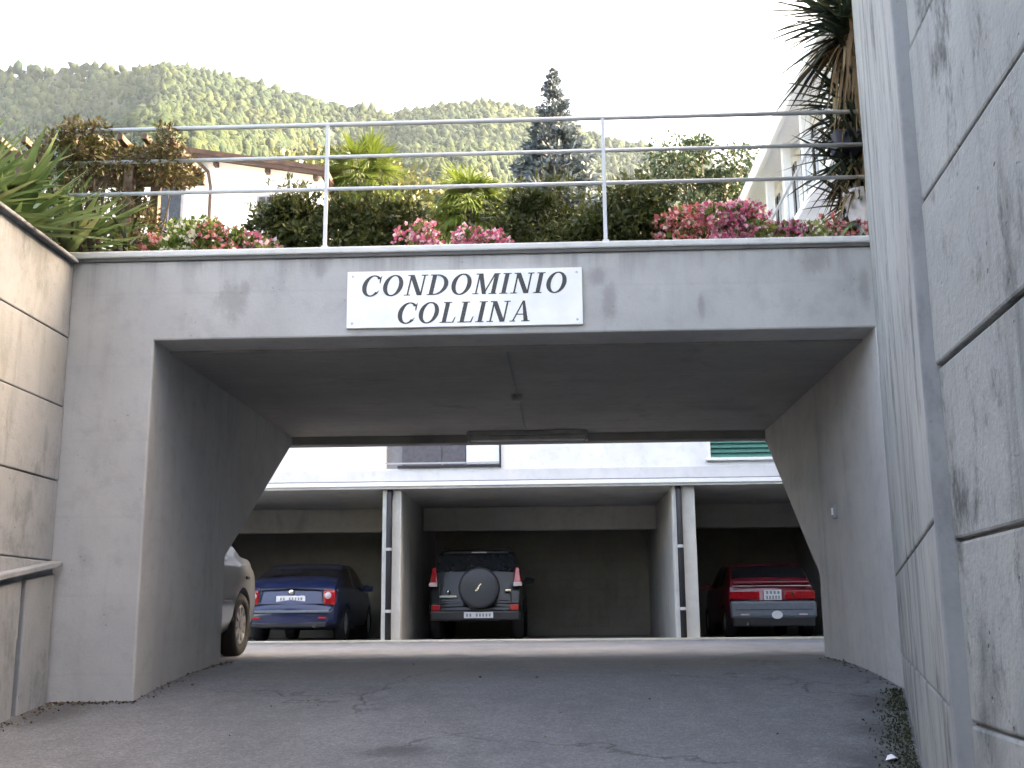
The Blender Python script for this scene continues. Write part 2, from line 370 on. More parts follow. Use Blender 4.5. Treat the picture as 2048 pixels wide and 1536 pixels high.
# ---- sign
SG = thing('condominium_sign', 'white rectangular sign reading CONDOMINIO COLLINA on the portal beam', 'sign', (-.66, 8.09, 2.48))
MB().box(-1.542, .22, 8.066, 8.092, 2.482, 2.922).build('panel', M['signwhite'], SG, bev=.003)
for sx_, sz_ in ((-1.50, 2.885), (.18, 2.885), (-1.50, 2.52), (.18, 2.52)): MB().lathe([(.008, 8.063), (.010, 8.0665)], 10, 'y', (sx_, 0, sz_)).build('screw', M['galv'], SG)
def ell(cx, cz, a, c, t0=0, t1=2*math.pi, n=28, tilt=0):
    out = []
    for i in range(n+1):
        t = t0+(t1-t0)*i/n; x, z = a*math.cos(t), c*math.sin(t)
        out.append((cx + x*math.cos(tilt)-z*math.sin(tilt), cz + x*math.sin(tilt)+z*math.cos(tilt)))
    return out
def strip(A, B):    # quads between two equal polylines
    return [[A[i], A[i+1], B[i+1], B[i]] for i in range(len(A)-1)]
def quad(x0, z0, x1, z1, w0, w1=None):
    w1 = w1 or w0; return [[(x0, z0), (x0+w0, z0), (x1+w1, z1), (x1, z1)]]
def serif(x0, x1, z): return [[(x0, z), (x1, z), (x1, z+.045), (x0, z+.045)]]
def glyph(ch):
    if ch == 'I': return .36, quad(.09, 0, .09, 1, .185) + serif(0, .36, 0) + serif(0, .36, .955)
    if ch == 'L': return .66, quad(.09, 0, .09, 1, .185) + serif(0, .36, .955) + serif(0, .62, 0) + [[(.55, .04), (.62, .04), (.66, .28), (.62, .28)]]
    if ch == 'N': return .88, quad(.12, 0, .12, 1, .075) + quad(.58, 0, .07, 1, .21, .21) + quad(.71, 0, .71, 1, .075) + serif(0, .28, 0) + serif(0, .2, .955) + serif(.6, .88, .955)
    if ch == 'M': return 1.06, quad(.12, 0, .12, 1, .07) + quad(.43, 0, .1, 1, .18, .20) + quad(.47, 0, .80, 1, .065, .075) + quad(.82, 0, .82, 1, .185) + serif(0, .28, 0) + serif(0, .22, .955) + serif(.72, 1.06, 0) + serif(.86, 1.06, .955)
    if ch == 'A': return .88, quad(.10, 0, .40, 1, .07) + quad(.62, 0, .38, 1, .20, .11) + [[(.2, .32), (.62, .32), (.61, .37), (.22, .37)]] + serif(0, .25, 0) + serif(.52, .88, 0)
    if ch == 'O': return .88, strip(ell(.44, .5, .44, .52), ell(.44, .5, .245, .46, tilt=0))
    if ch == 'D':
        return .88, quad(.09, 0, .09, 1, .185) + serif(0, .3, 0) + serif(0, .3, .955) + strip(ell(.3, .5, .56, .5, -math.pi/2, math.pi/2), ell(.3, .5, .37, .44, -math.pi/2, math.pi/2))
    if ch == 'C':
        t0, t1 = R(42), R(320)
        return .80, strip(ell(.44, .5, .44, .52, t0, t1), ell(.45, .5, .245, .46, t0, t1)) + [[(.74, .62), (.78, .62), (.78, 1.0), (.70, .86)]] + [[(.64, .12), (.68, .10), (.80, .26), (.77, .27)]]
def write(txt, x0, x1, z0, h, y):
    gl = [glyph(c) for c in txt]; gap = .13; tot = sum(g[0] for g in gl)+gap*(len(gl)-1)
    sx = (x1-x0-.2*h)/tot; x = x0
    for g in gl:
        mb = MB()
        for k, poly in enumerate(g[1]):
            pts = [(x + px*sx + (pz)*h*.22, z0 + pz*h) for px, pz in poly]
            mb.prism(pts, y-.0010-.00005*(k % 40), y+.001, 'y')
        mb.build('letter', M['ink'], SG)
        x += (g[0]+gap)*sx
write('CONDOMINIO', -1.445, .118, 2.728, .160, 8.0655)
write('COLLINA', -1.174, -.145, 2.512, .160, 8.0655)

# ---- railing
RL = thing('terrace_railing', 'thin three rail galvanised steel railing along the planted terrace edge', 'railing', (-.6, 8.3, 3.13))
for z in (4.225, 3.95, 3.68):
    MB().tube([(-3.97, 8.3, z), (2.75, 8.3, z)], 0.018 if z > 4.1 else .0155, 10).build('rail', M['galv'], RL, True)
for x in (-3.96, -1.77, .415, 2.58):
    p = MB().box(x-.0145, x+.0145, 8.285, 8.315, 3.124, 4.225).build('post', M['galv'], RL, bev=.004)
    MB().add([(x-.045, 8.26, 3.126), (x+.045, 8.26, 3.126), (x+.045, 8.34, 3.126), (x-.045, 8.34, 3.126), (x-.024, 8.28, 3.21), (x+.024, 8.28, 3.21), (x+.024, 8.32, 3.21), (x-.024, 8.32, 3.21)],
             [(0, 3, 2, 1), (4, 5, 6, 7), (0, 1, 5, 4), (1, 2, 6, 5), (2, 3, 7, 6), (3, 0, 4, 7)]).build('foot', M['galv'], p)

# ================================================================== RETAINING WALLS (formwork panels with open joints)
def wall_panels(parent, a, b, zs, mat, side, thick=.02, gap=.012, lengths=None, nm='panel'):
    """panels on the vertical plane through plan points a-b; side = plan normal towards the driveway"""
    a = Vector(a); b = Vector(b); d = (b-a); Ln = d.length; d.normalize(); n = Vector(side).normalized()
    cuts = [0.0] + (lengths or []) + [Ln]
    for k in range(len(zs)-1):
        for i in range(len(cuts)-1):
            u0_, u1_ = cuts[i]+(gap/2 if i else 0), cuts[i+1]-(gap/2 if i < len(cuts)-2 else 0)
            z0, z1 = zs[k]+(gap/2 if k else 0), zs[k+1]-gap/2
            off = thick + random.uniform(-.009, .006)
            q = []
            for z in (z0, z1):
                for (uu, oo) in ((u0_, -.06), (u1_, -.06), (u1_, off), (u0_, off)):
                    w = a + d*uu + n*oo; q.append((w.x, w.y, z))
            MB().add(q, [(0, 3, 2, 1), (4, 5, 6, 7), (0, 1, 5, 4), (1, 2, 6, 5), (2, 3, 7, 6), (3, 0, 4, 7)]).build(nm, mat, parent, bev=.009)
def core(parent, pts, z0, z1, mat): MB().prism(pts, z0, z1, 'z').build('core', mat, parent)

LW = thing('retaining_wall', 'warm grey panelled retaining wall at left with a sloping ledge', 'wall', (-3.7, 4, -1))
core(LW, [(-3.90, -9), (-3.665, -9), (-3.665, 8.07), (-3.90, 8.07)], -2.3, 2.99, M['joint'])
wall_panels(LW, (-3.665, -9), (-3.665, 8.085), [-2.3, -.30, .24, .79, 1.37, 1.92, 2.45, 3.03], M['retain_l'], (1, 0), .022, .008, [3.0, 6.2, 9.4, 12.6, 15.55])
MB().box(-3.92, -3.60, -9, 8.058, 3.03, 3.06).build('cap', M['retain_l'], LW, bev=.01)
# sloping ledge and shallow lower buttress with a drain slot
MB().prism([(5.2, .33), (8.05, .75), (8.05, .79), (5.2, .37)], -3.66, -3.555, 'x').build('ledge', M['retain_l'], LW, bev=.008)
MB().prism([(7.62, -1.2), (8.05, -1.2), (8.05, .70), (7.62, .64)], -3.66, -3.605, 'x').build('buttress', M['retain_l'], LW, bev=.01)
MB().prism([(5.2, -1.8), (7.55, -1.8), (7.55, .63), (5.2, .29)], -3.66, -3.605, 'x').build('buttress', M['retain_l'], LW, bev=.01)

ZS = [-2.3, -.44, .06, .55, 1.05, 1.55, 2.05, 2.55, 3.05, 3.55, 4.05, 4.55, 5.3]
RW = thing('retaining_wall', 'tall stained grey retaining wall filling the right edge of the frame', 'wall', (.9, 0, -1.1))
pd = Vector((.078, 1)).normalized(); pn = Vector((-pd.y, pd.x))
A = Vector((1.103-.078*12.2, -9)); B = Vector((1.103, 3.2))
core(RW, [tuple(A-pn*.42), tuple(A-pn*.02), tuple(B-pn*.02), tuple(B-pn*.42)], -2.3, 5.25, M['joint'])
wall_panels(RW, tuple(A-pn*.02), tuple(B-pn*.02+pd*.02), ZS, M['retain'], tuple(pn), .02, .008, [2.6, 5.2, 7.8, 10.1])
RB = thing('wall_buttress', 'slanting pale grey concrete wall slab between portal and stained wall', 'wall', (1.7, 5.7, -.5))
sdv = Vector((.265, 1)).normalized(); sn = Vector((-sdv.y, sdv.x))
A2 = Vector((1.07, 3.23)); B2 = Vector((2.36, 8.088))
core(RB, [tuple(A2-sn*.40+sdv*.03), tuple(A2-sn*.02+sdv*.03), tuple(B2-sn*.02), tuple(B2-sn*.40)], -2.3, 5.25, M['joint'])
M['retain_s'] = concrete('pale weathered buttress concrete', (.295, .296, .282), (.052, .053, .052), .9, .7, bump=.7, blotch=.75, drips=(5.3, 4.2))
wall_panels(RB, tuple(A2-sn*.02+sdv*.035), tuple(B2-sn*.02), [-2.3, .09, .62, 2.05, 3.55, 5.3], M['retain_s'], tuple(sn), .02, .007)
e0 = A2 + sn*.004; e1 = Vector((1.112, 3.195))
MB().add([(e0.x, e0.y, -2.3), (e1.x+.05, e1.y, -2.3), (e1.x+.05, e1.y+.08, -2.3), (e0.x+.012, e0.y+.045, -2.3),
          (e0.x, e0.y, 5.32), (e1.x+.05, e1.y, 5.32), (e1.x+.05, e1.y+.08, 5.32), (e0.x+.012, e0.y+.045, 5.32)],
         [(0, 3, 2, 1), (4, 5, 6, 7), (0, 1, 5, 4), (1, 2, 6, 5), (2, 3, 7, 6), (3, 0, 4, 7)]).build('end_face', M['endface'], RB, bev=.006)

# ================================================================== GARAGE BUILDING
G = thing('garage_building', 'white building across the yard with open garage bays below', 'building', (-2.5, 19.6, 0))
yf = 19.62
for (x0, x1, z0, z1) in ((-11, 5.6, 2.94, 2.972), (-11, -3.0, 2.972, 4.3), (-.98, 2.66, 2.972, 4.3), (4.1, 5.6, 2.972, 4.3), (2.66, 4.1, 2.972, 3.0), (-11, 5.6, 4.3, 6.3)):
    MB().box(x0, x1, yf, 19.9, z0, z1).build('facade_wall', M['white'], G)
M['shade_band_sill'] = concrete('light grey painted shade and sill render', (.60, .60, .62), (.4, .4, .4), .1, .1, bump=.05)  # facade shadow put into colour as a grey band; house sills share it
MB().box(-11, 5.6, 19.605, 19.9, 2.722, 2.94).build('painted_shade_band', M['shade_band_sill'], G)
MB().box(-11, 5.6, 19.46, 19.60, 2.645, 2.715).build('fascia', M['whitetrim'], G, bev=.006)
MB().box(-11, 5.6, 19.475, 19.604, 2.716, 2.738).build('flashing', M['winframe'], G)
MB().box(-11, 5.6, 19.48, 25.6, 2.60, 2.644).build('soffit', M['garwall'], G)
MB().box(-11, 5.6, 19.9, 25.6, 2.65, 6.3).build('upper_storey', M['white'], G)
MB().box(-11.2, 5.75, 19.3, 25.8, 6.3, 6.5).build('flat_roof', M['whitetrim'], G)
for x0, x1 in ((-11, -3.04), (-2.71, 2.01), (2.40, 5.6)):
    MB().box(x0, x1, 22.9, 23.2, 2.13, 2.598).build('beam', M['garwall'], G, bev=.01)
for x0, x1 in ((-3.04, -2.71), (2.01, 2.40), (-8.5, -8.2), (5.3, 5.6)):
    MB().box(x0, x1, 19.62, 19.86, .0, 2.6).build('pier', M['pier'], G, bev=.01)
    MB().box(x0+.01, x1-.01, 19.862, 25.3, .0, 2.598).build('partition_wall', M['garwall'], G)
bw = MB().box(-11, 5.6, 25.32, 25.6, 0, 2.6).build('rear_wall', M['gardark'], G)
bm_ = MB().box(0, .388, 0, .03, 0, .188).build('block', M['gardark'], bw, bev=.004)
first = True
for r_ in range(10):
    for c in range(-1, 12):
        x = -2.68 + c*.4 + (.2 if r_ % 2 else 0)
        if x < -2.70 or x > 1.62: continue
        ob = bm_ if first else bm_.copy()
        if not first: COL.objects.link(ob)
        ob.parent = bw; ob.matrix_parent_inverse = Matrix(); ob.location = (x, 25.296+random.uniform(-.004, .004), .01 + r_*.2); first = False
# first floor window with shutters behind a rail, and a green shuttered window
w1 = MB().box(-3.0, -.98, 19.80, 19.86, 2.975, 4.3).build('window', M['winframe'], G)
MB().box(-2.72, -2.03, 19.74, 19.795, 2.99, 4.28).build('shutter', M['greyshut'], w1, bev=.005)
MB().box(-1.99, -1.60, 19.74, 19.795, 2.99, 4.28).build('shutter', M['greyshut'], w1, bev=.005)
MB().box(-1.58, -1.0, 19.75, 19.795, 3.06, 4.28).build('pane', M['whitetrim'], w1, bev=.005)
rl = MB().box(-3.0, -.96, 19.56, 19.59, 3.045, 3.07).build('guard_rail', M['galv'], G)
MB().box(-2.78, -.96, 19.565, 19.60, 2.975, 3.015).build('rail', M['darkmetal'], rl)
MB().box(-.985, -.955, 19.55, 19.595, 2.96, 3.9).build('post', M['darkmetal'], rl)
w2 = MB().box(2.66, 4.1, 19.80, 19.86, 3.0, 4.3).build('window', M['whitetrim'], G)
for i in range(14):
    MB().add([(2.72, 19.70, 3.095+i*.085), (4.06, 19.70, 3.095+i*.085), (4.06, 19.66, 3.10+i*.085), (2.72, 19.66, 3.10+i*.085),
              (2.72, 19.72, 3.175+i*.085), (4.06, 19.72, 3.175+i*.085), (4.06, 19.70, 3.18+i*.085), (2.72, 19.70, 3.18+i*.085)],
             [(0, 1, 2, 3), (4, 7, 6, 5), (0, 4, 5, 1), (1, 5, 6, 2), (2, 6, 7, 3), (3, 7, 4, 0)]).build('slat', M['shutter'], w2)
MB().box(2.62, 4.14, 19.55, 19.64, 3.035, 3.085).build('sill', M['whitetrim'], w2, bev=.005)
MB().box(2.66, 2.71, 19.63, 19.72, 3.09, 4.3).build('frame', M['whitetrim'], w2)
for x, lb in ((-2.905, 'dark downpipe on the garage pier beside the blue car'), (2.115, 'dark downpipe on the garage pier beside the red car')):
    D = thing('downpipe', lb, 'pipe', (x, 19.5, 0), group='downpipes on the garage piers')
    MB().tube([(x, 19.53, .03), (x, 19.53, 2.5), (x, 19.62, 2.6)], .052, 12).build('pipe', M['darkmetal'], D, True)
    for z in (.51, 1.56):
        MB().lathe([(.062, z-.025), (.062, z+.025)], 12, 'z', (x, 19.53, 0)).build('bracket', M['galv'], D)

# ================================================================== CARS
def car(name, label, loc, rotz, sp):
    T = thing(name, label, 'car', loc, rotz, 'parked cars', world=False)
    top = np.array(sp['top']); keys = top[:, 0]
    yy = []
    for a, b in zip(keys[:-1], keys[1:]):
        n = max(3, int((b-a)/.11)); yy += list(np.linspace(a, b, n, endpoint=False))
    yy.append(keys[-1]); yy = np.array(yy)
    def sm(arr, w=.05):     # light smoothing along the length
        out = arr.copy()
        for i in range(1, len(arr)-1):
            k = np.exp(-((yy-yy[i])/w)**2); out[i] = (arr*k).sum()/k.sum()
        return out
    zt = np.interp(yy, top[:, 0], top[:, 1]); zt = sm(zt, .03)
    wd = np.interp(yy, *np.array(sp['half']).T); zbl = np.interp(yy, *np.array(sp['belt']).T); zbo = np.interp(yy, *np.array(sp['bot']).T)
    zbl = np.minimum(zbl, zt-.012)
    rows = []
    for y, z1, hw, zb, z0 in zip(yy, zt, wd, zbl, zbo):
        g = max(z1-zb, .01); tb = sp.get('tumble', .3); hb = hw*.965; hr = hb - tb*g; k = min(1, g/.12); h = zb-z0
        half = [(0, z0), (hw*.80, z0), (hw*.93, z0+.10*h), (hw*.985, z0+.28*h), (hw, z0+.55*h), (hw*.993, z0+.80*h), (hw*.982, z0+.94*h), (hb, zb)]
        for t in (.06, .3, .6, .86):
            half.append((hb-.012*k+(hr-hb)*t - 0, zb + g*t*.97))
        e = min(.10, hr*.4); half += [(hr-e*.25, z1-.022*k), (hr-e, z1-.006*k), (hr*.6, z1+.008*k), (0, z1+.016*k)]
        rows.append([(-x, y, z) for x, z in half[::-1]][:-1] + [(0, y, half[0][1])] + [(x, y, z) for x, z in half[1:]][:-0 or None])
    n = len(rows[0]); V = np.array(rows)
    for i in range(len(rows)):
        fr_ = max(0, 1-(yy[i]-yy[0])/.7); ff_ = max(0, 1-(yy[-1]-yy[i])/.7)
        q_ = (np.abs(V[i, :, 0])/max(wd))**2.2; V[i, :, 1] += .10*fr_*q_ - .16*ff_*q_; V[i, :, 1] += .03*fr_*np.clip((V[i, :, 2]-.5)/.5, 0, 1)**2
    n = len(rows[0])               # ring: from top centre (left) round the bottom to top centre (right)
    nr = len(rows); vv = V.reshape(-1, 3)
    m1 = n-1                                            # first and last point coincide at the top centre: drop the last
    idx = lambda i, j: i*m1 + (j % m1)
    vv = V[:, :m1].reshape(-1, 3)
    ff = [(idx(i, j), idx(i, j+1), idx(i+1, j+1), idx(i+1, j)) for i in range(nr-1) for j in range(m1)]
    ff += [tuple(idx(0, j) for j in range(m1-1, -1, -1)), tuple(idx(nr-1, j) for j in range(m1))]
    body = MB().add(vv, ff).build('body', sp['paint'], T, True)
    # wheel arches cut out
    wr = sp['wr']; hwm = max(wd)
    cb = MB()
    for wy in sp['wheels']:
        for s in (-1, 1):
            cb.lathe([(wr*1.14, s*(hwm-.26)), (wr*1.14, s*(hwm+.2))], 28, 'x', (0, wy, wr+.015))
    cut = cb.build('cutter', None)
    bo = body.modifiers.new('arch', 'BOOLEAN'); bo.object = cut; bo.operation = 'DIFFERENCE'; bo.solver = 'EXACT'
    cut.matrix_world = T.matrix_basis if False else Matrix.Translation(loc) @ Matrix.Rotation(rotz, 4, 'Z')
    bpy.context.view_layer.update()
    dg = bpy.context.evaluated_depsgraph_get(); me = bpy.data.meshes.new_from_object(body.evaluated_get(dg))
    body.modifiers.clear(); body.data = me; bpy.data.objects.remove(cut)
    me.polygons.foreach_set("use_smooth", [True]*len(me.polygons))
    me.set_sharp_from_angle(angle=R(38)) if hasattr(me, 'set_sharp_from_angle') else None
    # glass patches laid on the body surface
    def nrm(i, j):
        a = V[min(i+1, nr-1), j]-V[max(i-1, 0), j]; b = V[i, min(j+1, n-1)]-V[i, max(j-1, 0)]
        c = np.cross(b, a); return c/(np.linalg.norm(c)+1e-9)
    c0 = np.array([0, 0, .7])
    def patch(nm, mat, y0, y1, js, off=.006):
        ii = [i for i in range(nr) if y0 <= yy[i] <= y1]
        q = []
        for i in ii:
            for j in js:
                N = nrm(i, j); d = V[i, j]-np.array([0, (yy[0]+yy[-1])/2*.0+V[i, j][1]*.75, .6])
                if N.dot(d) < 0: N = -N
                q.append(V[i, j]+N*off)
        w = len(js)
        return MB().add(q, [(a*w+b, a*w+b+1, (a+1)*w+b+1, (a+1)*w+b) for a in range(len(ii)-1) for b in range(w-1)]).build(nm, mat, T, True)
    tops_r = [n-4, n-3, n-2, n-1]; tops_l = [0, 1, 2, 3]
    patch('rear_window', M['glass'], *sp['rearwin'], tops_r); patch('rear_window', M['glass'], *sp['rearwin'], tops_l)
    patch('windscreen', M['glass'], *sp['frontwin'], tops_r); patch('windscreen', M['glass'], *sp['frontwin'], tops_l)
    sj = [n-8, n-7, n-6, n-5]
    for (a, b) in sp['sidewin']:
        patch('side_window', M['glass'], a, b, sj); patch('side_window', M['glass'], a, b, [n-1-k for k in sj][::-1])
    for wy in sp['wheels']:
        for s in (-1, 1):
            c = (s*(hwm-.11), wy, wr)
            w = MB().lathe([(wr*.62, -s*.09), (wr*.93, -s*.10), (wr, -s*.07), (wr, s*.07), (wr*.93, s*.10), (wr*.66, s*.095), (wr*.62, s*.07), (wr*.60, s*.0)], 30, 'x', c).build('tyre', M['tyre'], T, True)
            rim = MB(); x0 = c[0]+s*.06
            rim.lathe([(wr*.64, x0-s*.02-c[0]), (wr*.64, x0+s*.02-c[0]), (wr*.56, x0+s*.022-c[0]), (wr*.54, x0-s*.01-c[0])], 28, 'x', c)
            rim.build('rim', M['rim'], w, True)
            for k in range(sp.get('spokes', 7)):
                t = 2*math.pi*k/sp.get('spokes', 7); e1 = Vector((0, math.cos(t), math.sin(t))); e2 = Vector((0, -math.sin(t), math.cos(t)))
                cc = Vector((x0+s*.008, c[1], c[2]))
                qs = [cc+e1*wr*.1-e2*.035, cc+e1*wr*.1+e2*.035, cc+e1*wr*.57+e2*.028, cc+e1*wr*.57-e2*.028]
                MB().add([p for p in qs]+[p+Vector((s*.016, 0, 0)) for p in qs], [(0, 1, 2, 3), (4, 7, 6, 5), (0, 4, 5, 1), (1, 5, 6, 2), (2, 6, 7, 3), (3, 7, 4, 0)]).build('spoke', M['rim'], w, bev=.004)
            MB().lathe([(wr*.15, x0+s*.03-c[0]), (wr*.17, x0-s*.01-c[0])], 14, 'x', c).build('hub', M['rim'], w)
            MB().lathe([(wr*.56, x0-s*.015-c[0]), (wr*.56, x0-s*.03-c[0])], 20, 'x', c).build('brake_disc', M['plastic'], w)
    for s in (-1, 1):                                   # door mirrors
        my, mz = sp['mirror']; hx = np.interp(my, yy, wd)*.95
        MB().add([(s*(hx-.03), my, mz-.02), (s*(hx+.02), my+.04, mz-.05), (s*(hx+.20), my+.02, mz-.05), (s*(hx+.22), my+.01, mz+.05), (s*(hx+.05), my+.03, mz+.09),
                  (s*(hx-.03), my+.09, mz-.02), (s*(hx+.02), my+.13, mz-.04), (s*(hx+.17), my+.12, mz-.03), (s*(hx+.18), my+.11, mz+.04), (s*(hx+.05), my+.13, mz+.07)],
                 [(0, 1, 2, 3, 4), (9, 8, 7, 6, 5)] + [(i, i+5, (i+1) % 5+5, (i+1) % 5) for i in range(5)]).build('door_mirror', sp['paint'], T, bev=.012)
    return T
def pbox(T, name, mat, x0, x1, y0, y1, z0, z1, bev=.008): return MB().box(x0, x1, y0, y1, z0, z1).build(name, mat, T, bev=bev)
def platemarks(pl, x0, x1, z, h, y, n, mat=None):
    w = (x1-x0)/n
    for k in range(n):
        if n > 5 and k == 2: continue
        MB().box(x0+k*w+w*.2, x0+k*w+w*.75, y-.002, y, z, z+h).build('mark', mat or M['winframe'], pl)

blue = paint('blue car paint', (.010, .020, .075), .05, 1.0); green = paint('dark green car paint', (.006, .010, .011), 0, .2); redp = paint('red car paint', (.20, .010, .024), 0, .9); silver = paint('silver car paint', (.30, .315, .335), .4)
sed = dict(top=[(-2.2, .50), (-2.185, .58), (-2.15, .64), (-2.10, .66), (-2.085, .70), (-2.07, .92), (-2.03, .955), (-1.88, 1.06), (-1.72, 1.10), (-.85, 1.385), (-.45, 1.425), (0, 1.43), (.35, 1.40), (1.2, .985), (1.85, .87), (2.08, .74), (2.17, .60), (2.2, .45)],
           half=[(-2.2, .70), (-2.15, .78), (-2.0, .83), (-1.2, .855), (1.2, .855), (1.8, .82), (2.1, .72), (2.2, .60)],
           belt=[(-2.2, .48), (-2.08, .66), (-2.0, .90), (-1.6, .97), (-.8, .96), (1.2, .92), (1.9, .80), (2.2, .44)],
           bot=[(-2.2, .32), (-2.0, .24), (-1.6, .20), (1.6, .20), (2.2, .27)], wr=.31, wheels=(-1.20, 1.33), rearwin=(-1.66, -.98), frontwin=(.45, 1.12), sidewin=[(-1.15, -.35), (-.27, .62)], mirror=(.62, .98), paint=blue, spokes=7)
BX = -4.74
B_ = car('sedan_car', 'dark blue car reversed out of the left garage bay with a round tail lamp', (BX, 22.25, 0), 0, sed)
for s in (-1, 1):
    tl = pbox(B_, 'tail_lamp', M['redlens'], min(s*.58, s*.80), max(s*.58, s*.80), -2.105, -1.92, .62, .90, .045)
    MB().lathe([(.055, -2.112), (.07, -2.09)], 16, 'y', (s*.67, 0, .80)).build('lamp_reflector', M['clearlens'], tl, True)
pl = pbox(B_, 'number_plate', M['plate'], -.26, .26, -2.094, -2.07, .69, .80, .004); platemarks(pl, -.2, .22, .72, .05, -2.094, 8)
MB().lathe([(.05, -2.10), (.055, -2.06)], 18, 'y', (0, 0, .865)).build('badge', M['chrome'], B_, True)
pbox(B_, 'bumper_strip', M['plastgrey'], -.72, .72, -2.212, -2.15, .50, .545, .01); pbox(B_, 'bumper_valance', M['plastic'], -.66, .66, -2.19, -2.02, .25, .335, .02)
pbox(B_, 'lid_gap', M['plastic'], -.70, .70, -2.078, -2.03, .925, .938, .003)
MB().tube([(.45, -2.20, .27), (.45, -1.9, .27)], .03, 12).build('exhaust', M['chrome'], B_)

for s in (-1, 1):
    pbox(B_, 'panel_gap', M['plastic'], min(s*.555, s*.562), max(s*.555, s*.562), -2.092, -2.05, .66, .93, .001)
    pbox(B_, 'bumper_reflector', M['redlens'], min(s*.52, s*.66), max(s*.52, s*.66), -2.196, -2.15, .40, .43, .004)
pbox(B_, 'bumper_gap', M['plastic'], -.74, .74, -2.125, -2.07, .652, .661, .001)

sil = dict(sed); sil.update(rearwin=(-1.05, -.70), sidewin=[(-.75, -.1), (0, .62)], paint=silver, wr=.325, wheels=(-1.12, 1.36), spokes=9, top=[(-2.15, .50), (-2.14, .60), (-2.11, .66), (-2.08, .80), (-2.02, .96), (-1.92, 1.01), (-1.15, 1.05), (-.62, 1.34), (-.35, 1.40), (0, 1.42), (.35, 1.39), (1.2, .985), (1.85, .87), (2.08, .74), (2.17, .60), (2.2, .45)],
           half=[(-2.15, .60), (-2.08, .70), (-1.9, .79), (-1.5, .84), (-1.0, .86), (1.2, .86), (1.8, .82), (2.1, .72), (2.2, .60)], belt=[(-2.15, .48), (-2.05, .72), (-1.9, .90), (-1.5, .95), (-.8, .95), (1.2, .92), (1.9, .80), (2.2, .44)], bot=[(-2.15, .32), (-1.9, .25), (-1.6, .20), (1.6, .20), (2.2, .27)])
A_ = car('sedan_car', 'silver car mostly hidden behind the left passage wall, one wheel showing', (-4.19, 10.92, 0), math.pi, sil)
for s in (-1, 1):
    pbox(A_, 'tail_lamp', M['redlens'], min(s*.52, s*.70), max(s*.52, s*.70), -2.10, -1.98, .72, .92, .03)
    pbox(A_, 'side_moulding', M['chrome'], min(s*.852, s*.872), max(s*.852, s*.872), -.68, .9, .56, .595, .004)
    pbox(A_, 'fuel_flap_catch', M['plastic'], min(s*.838, s*.86), max(s*.838, s*.86), -1.32, -1.22, .80, .83, .004)
pl = pbox(A_, 'number_plate', M['plate'], -.26, .26, -2.13, -2.08, .68, .79, .004)
pbox(A_, 'bumper_valance', M['plastic'], -.6, .6, -2.13, -2.0, .25, .33, .02)

suv = dict(top=[(-1.95, .52), (-1.94, .60), (-1.90, .64), (-1.885, .66), (-1.875, 1.0), (-1.86, 1.06), (-1.66, 1.54), (-1.58, 1.61), (-1.3, 1.645), (0, 1.65), (.35, 1.61), (.55, 1.55), (1.1, 1.08), (1.75, .98), (1.90, .82), (1.95, .6)],
           half=[(-1.95, .78), (-1.9, .85), (-1.2, .868), (1.2, .868), (1.75, .82), (1.95, .68)], belt=[(-1.95, .50), (-1.88, 1.0), (-1.5, 1.05), (1.0, 1.02), (1.8, .92), (1.95, .55)],
           bot=[(-1.95, .40), (-1.6, .33), (1.6, .33), (1.95, .4)], wr=.35, wheels=(-1.24, 1.22), rearwin=(-1.835, -1.66), frontwin=(.58, 1.06), sidewin=[(-1.5, -.75), (-.67, .0), (.06, .6)], mirror=(.62, 1.12), paint=green, tumble=.20, spokes=6)
SV = car('offroad_car', 'dark green off-road car with a covered spare wheel on its tailgate', (-1.51, 22.80, 0), 0, suv)
for s in (-1, 1):
    q = lambda a, b: (min(s*a, s*b), max(s*a, s*b))
    t = MB().add([(s*.70, -1.895, .98), (s*.845, -1.87, .97), (s*.80, -1.775, 1.30), (s*.735, -1.785, 1.30), (s*.70, -1.80, .98), (s*.872, -1.70, .97), (s*.815, -1.66, 1.30), (s*.735, -1.66, 1.30)],
                 [(0, 1, 2, 3), (7, 6, 5, 4), (0, 4, 5, 1), (1, 5, 6, 2), (2, 6, 7, 3), (3, 7, 4, 0)]).build('tail_lamp', M['redlens'], SV, bev=.012)
    pbox(SV, 'reverse_lens', M['clearlens'], *q(.70, .855), -1.905, -1.86, .955, 1.03, .008)
    pbox(SV, 'bumper_lamp', M['redlens'], *q(.64, .80), -1.955, -1.92, .52, .63, .012)
    MB().tube([(s*.60, -1.4, 1.68), (s*.60, .2, 1.70)], .018, 8).build('roof_rail', M['plastic'], SV)
sc = MB().lathe([(.30, -2.145), (.345, -2.135), (.372, -2.10), (.378, -2.0), (.37, -1.88)], 36, 'y', (.08, 0, .92)).build('spare_wheel_cover', plain('grey spare wheel cover', (.04, .043, .05), .45, var=.1), SV, True)
MB().add([(.01, -2.15, .86), (.06, -2.15, .87), (.13, -2.15, 1.0), (.10, -2.15, .99), (.01, -2.14, .86), (.06, -2.14, .87), (.13, -2.14, 1.0), (.10, -2.14, .99)], [(0, 1, 2, 3), (4, 7, 6, 5), (0, 4, 5, 1), (1, 5, 6, 2), (2, 6, 7, 3), (3, 7, 4, 0)]).build('emblem', M['chrome'], sc)
bmp = pbox(SV, 'bumper', M['plastic'], -.82, .82, -1.985, -1.86, .34, .515, .03)
pl = pbox(SV, 'number_plate', M['plate'], -.20, .33, -2.0, -1.98, .385, .495, .004); platemarks(pl, -.17, .30, .41, .055, -2.0, 8)
pbox(SV, 'maker_lettering', M['chrome'], -.66, -.34, -1.895, -1.87, .755, .79, .004); MB().lathe([(.035, -1.90), (.04, -1.86)], 14, 'y', (-.50, 0, .86)).build('badge', M['chrome'], SV, True)
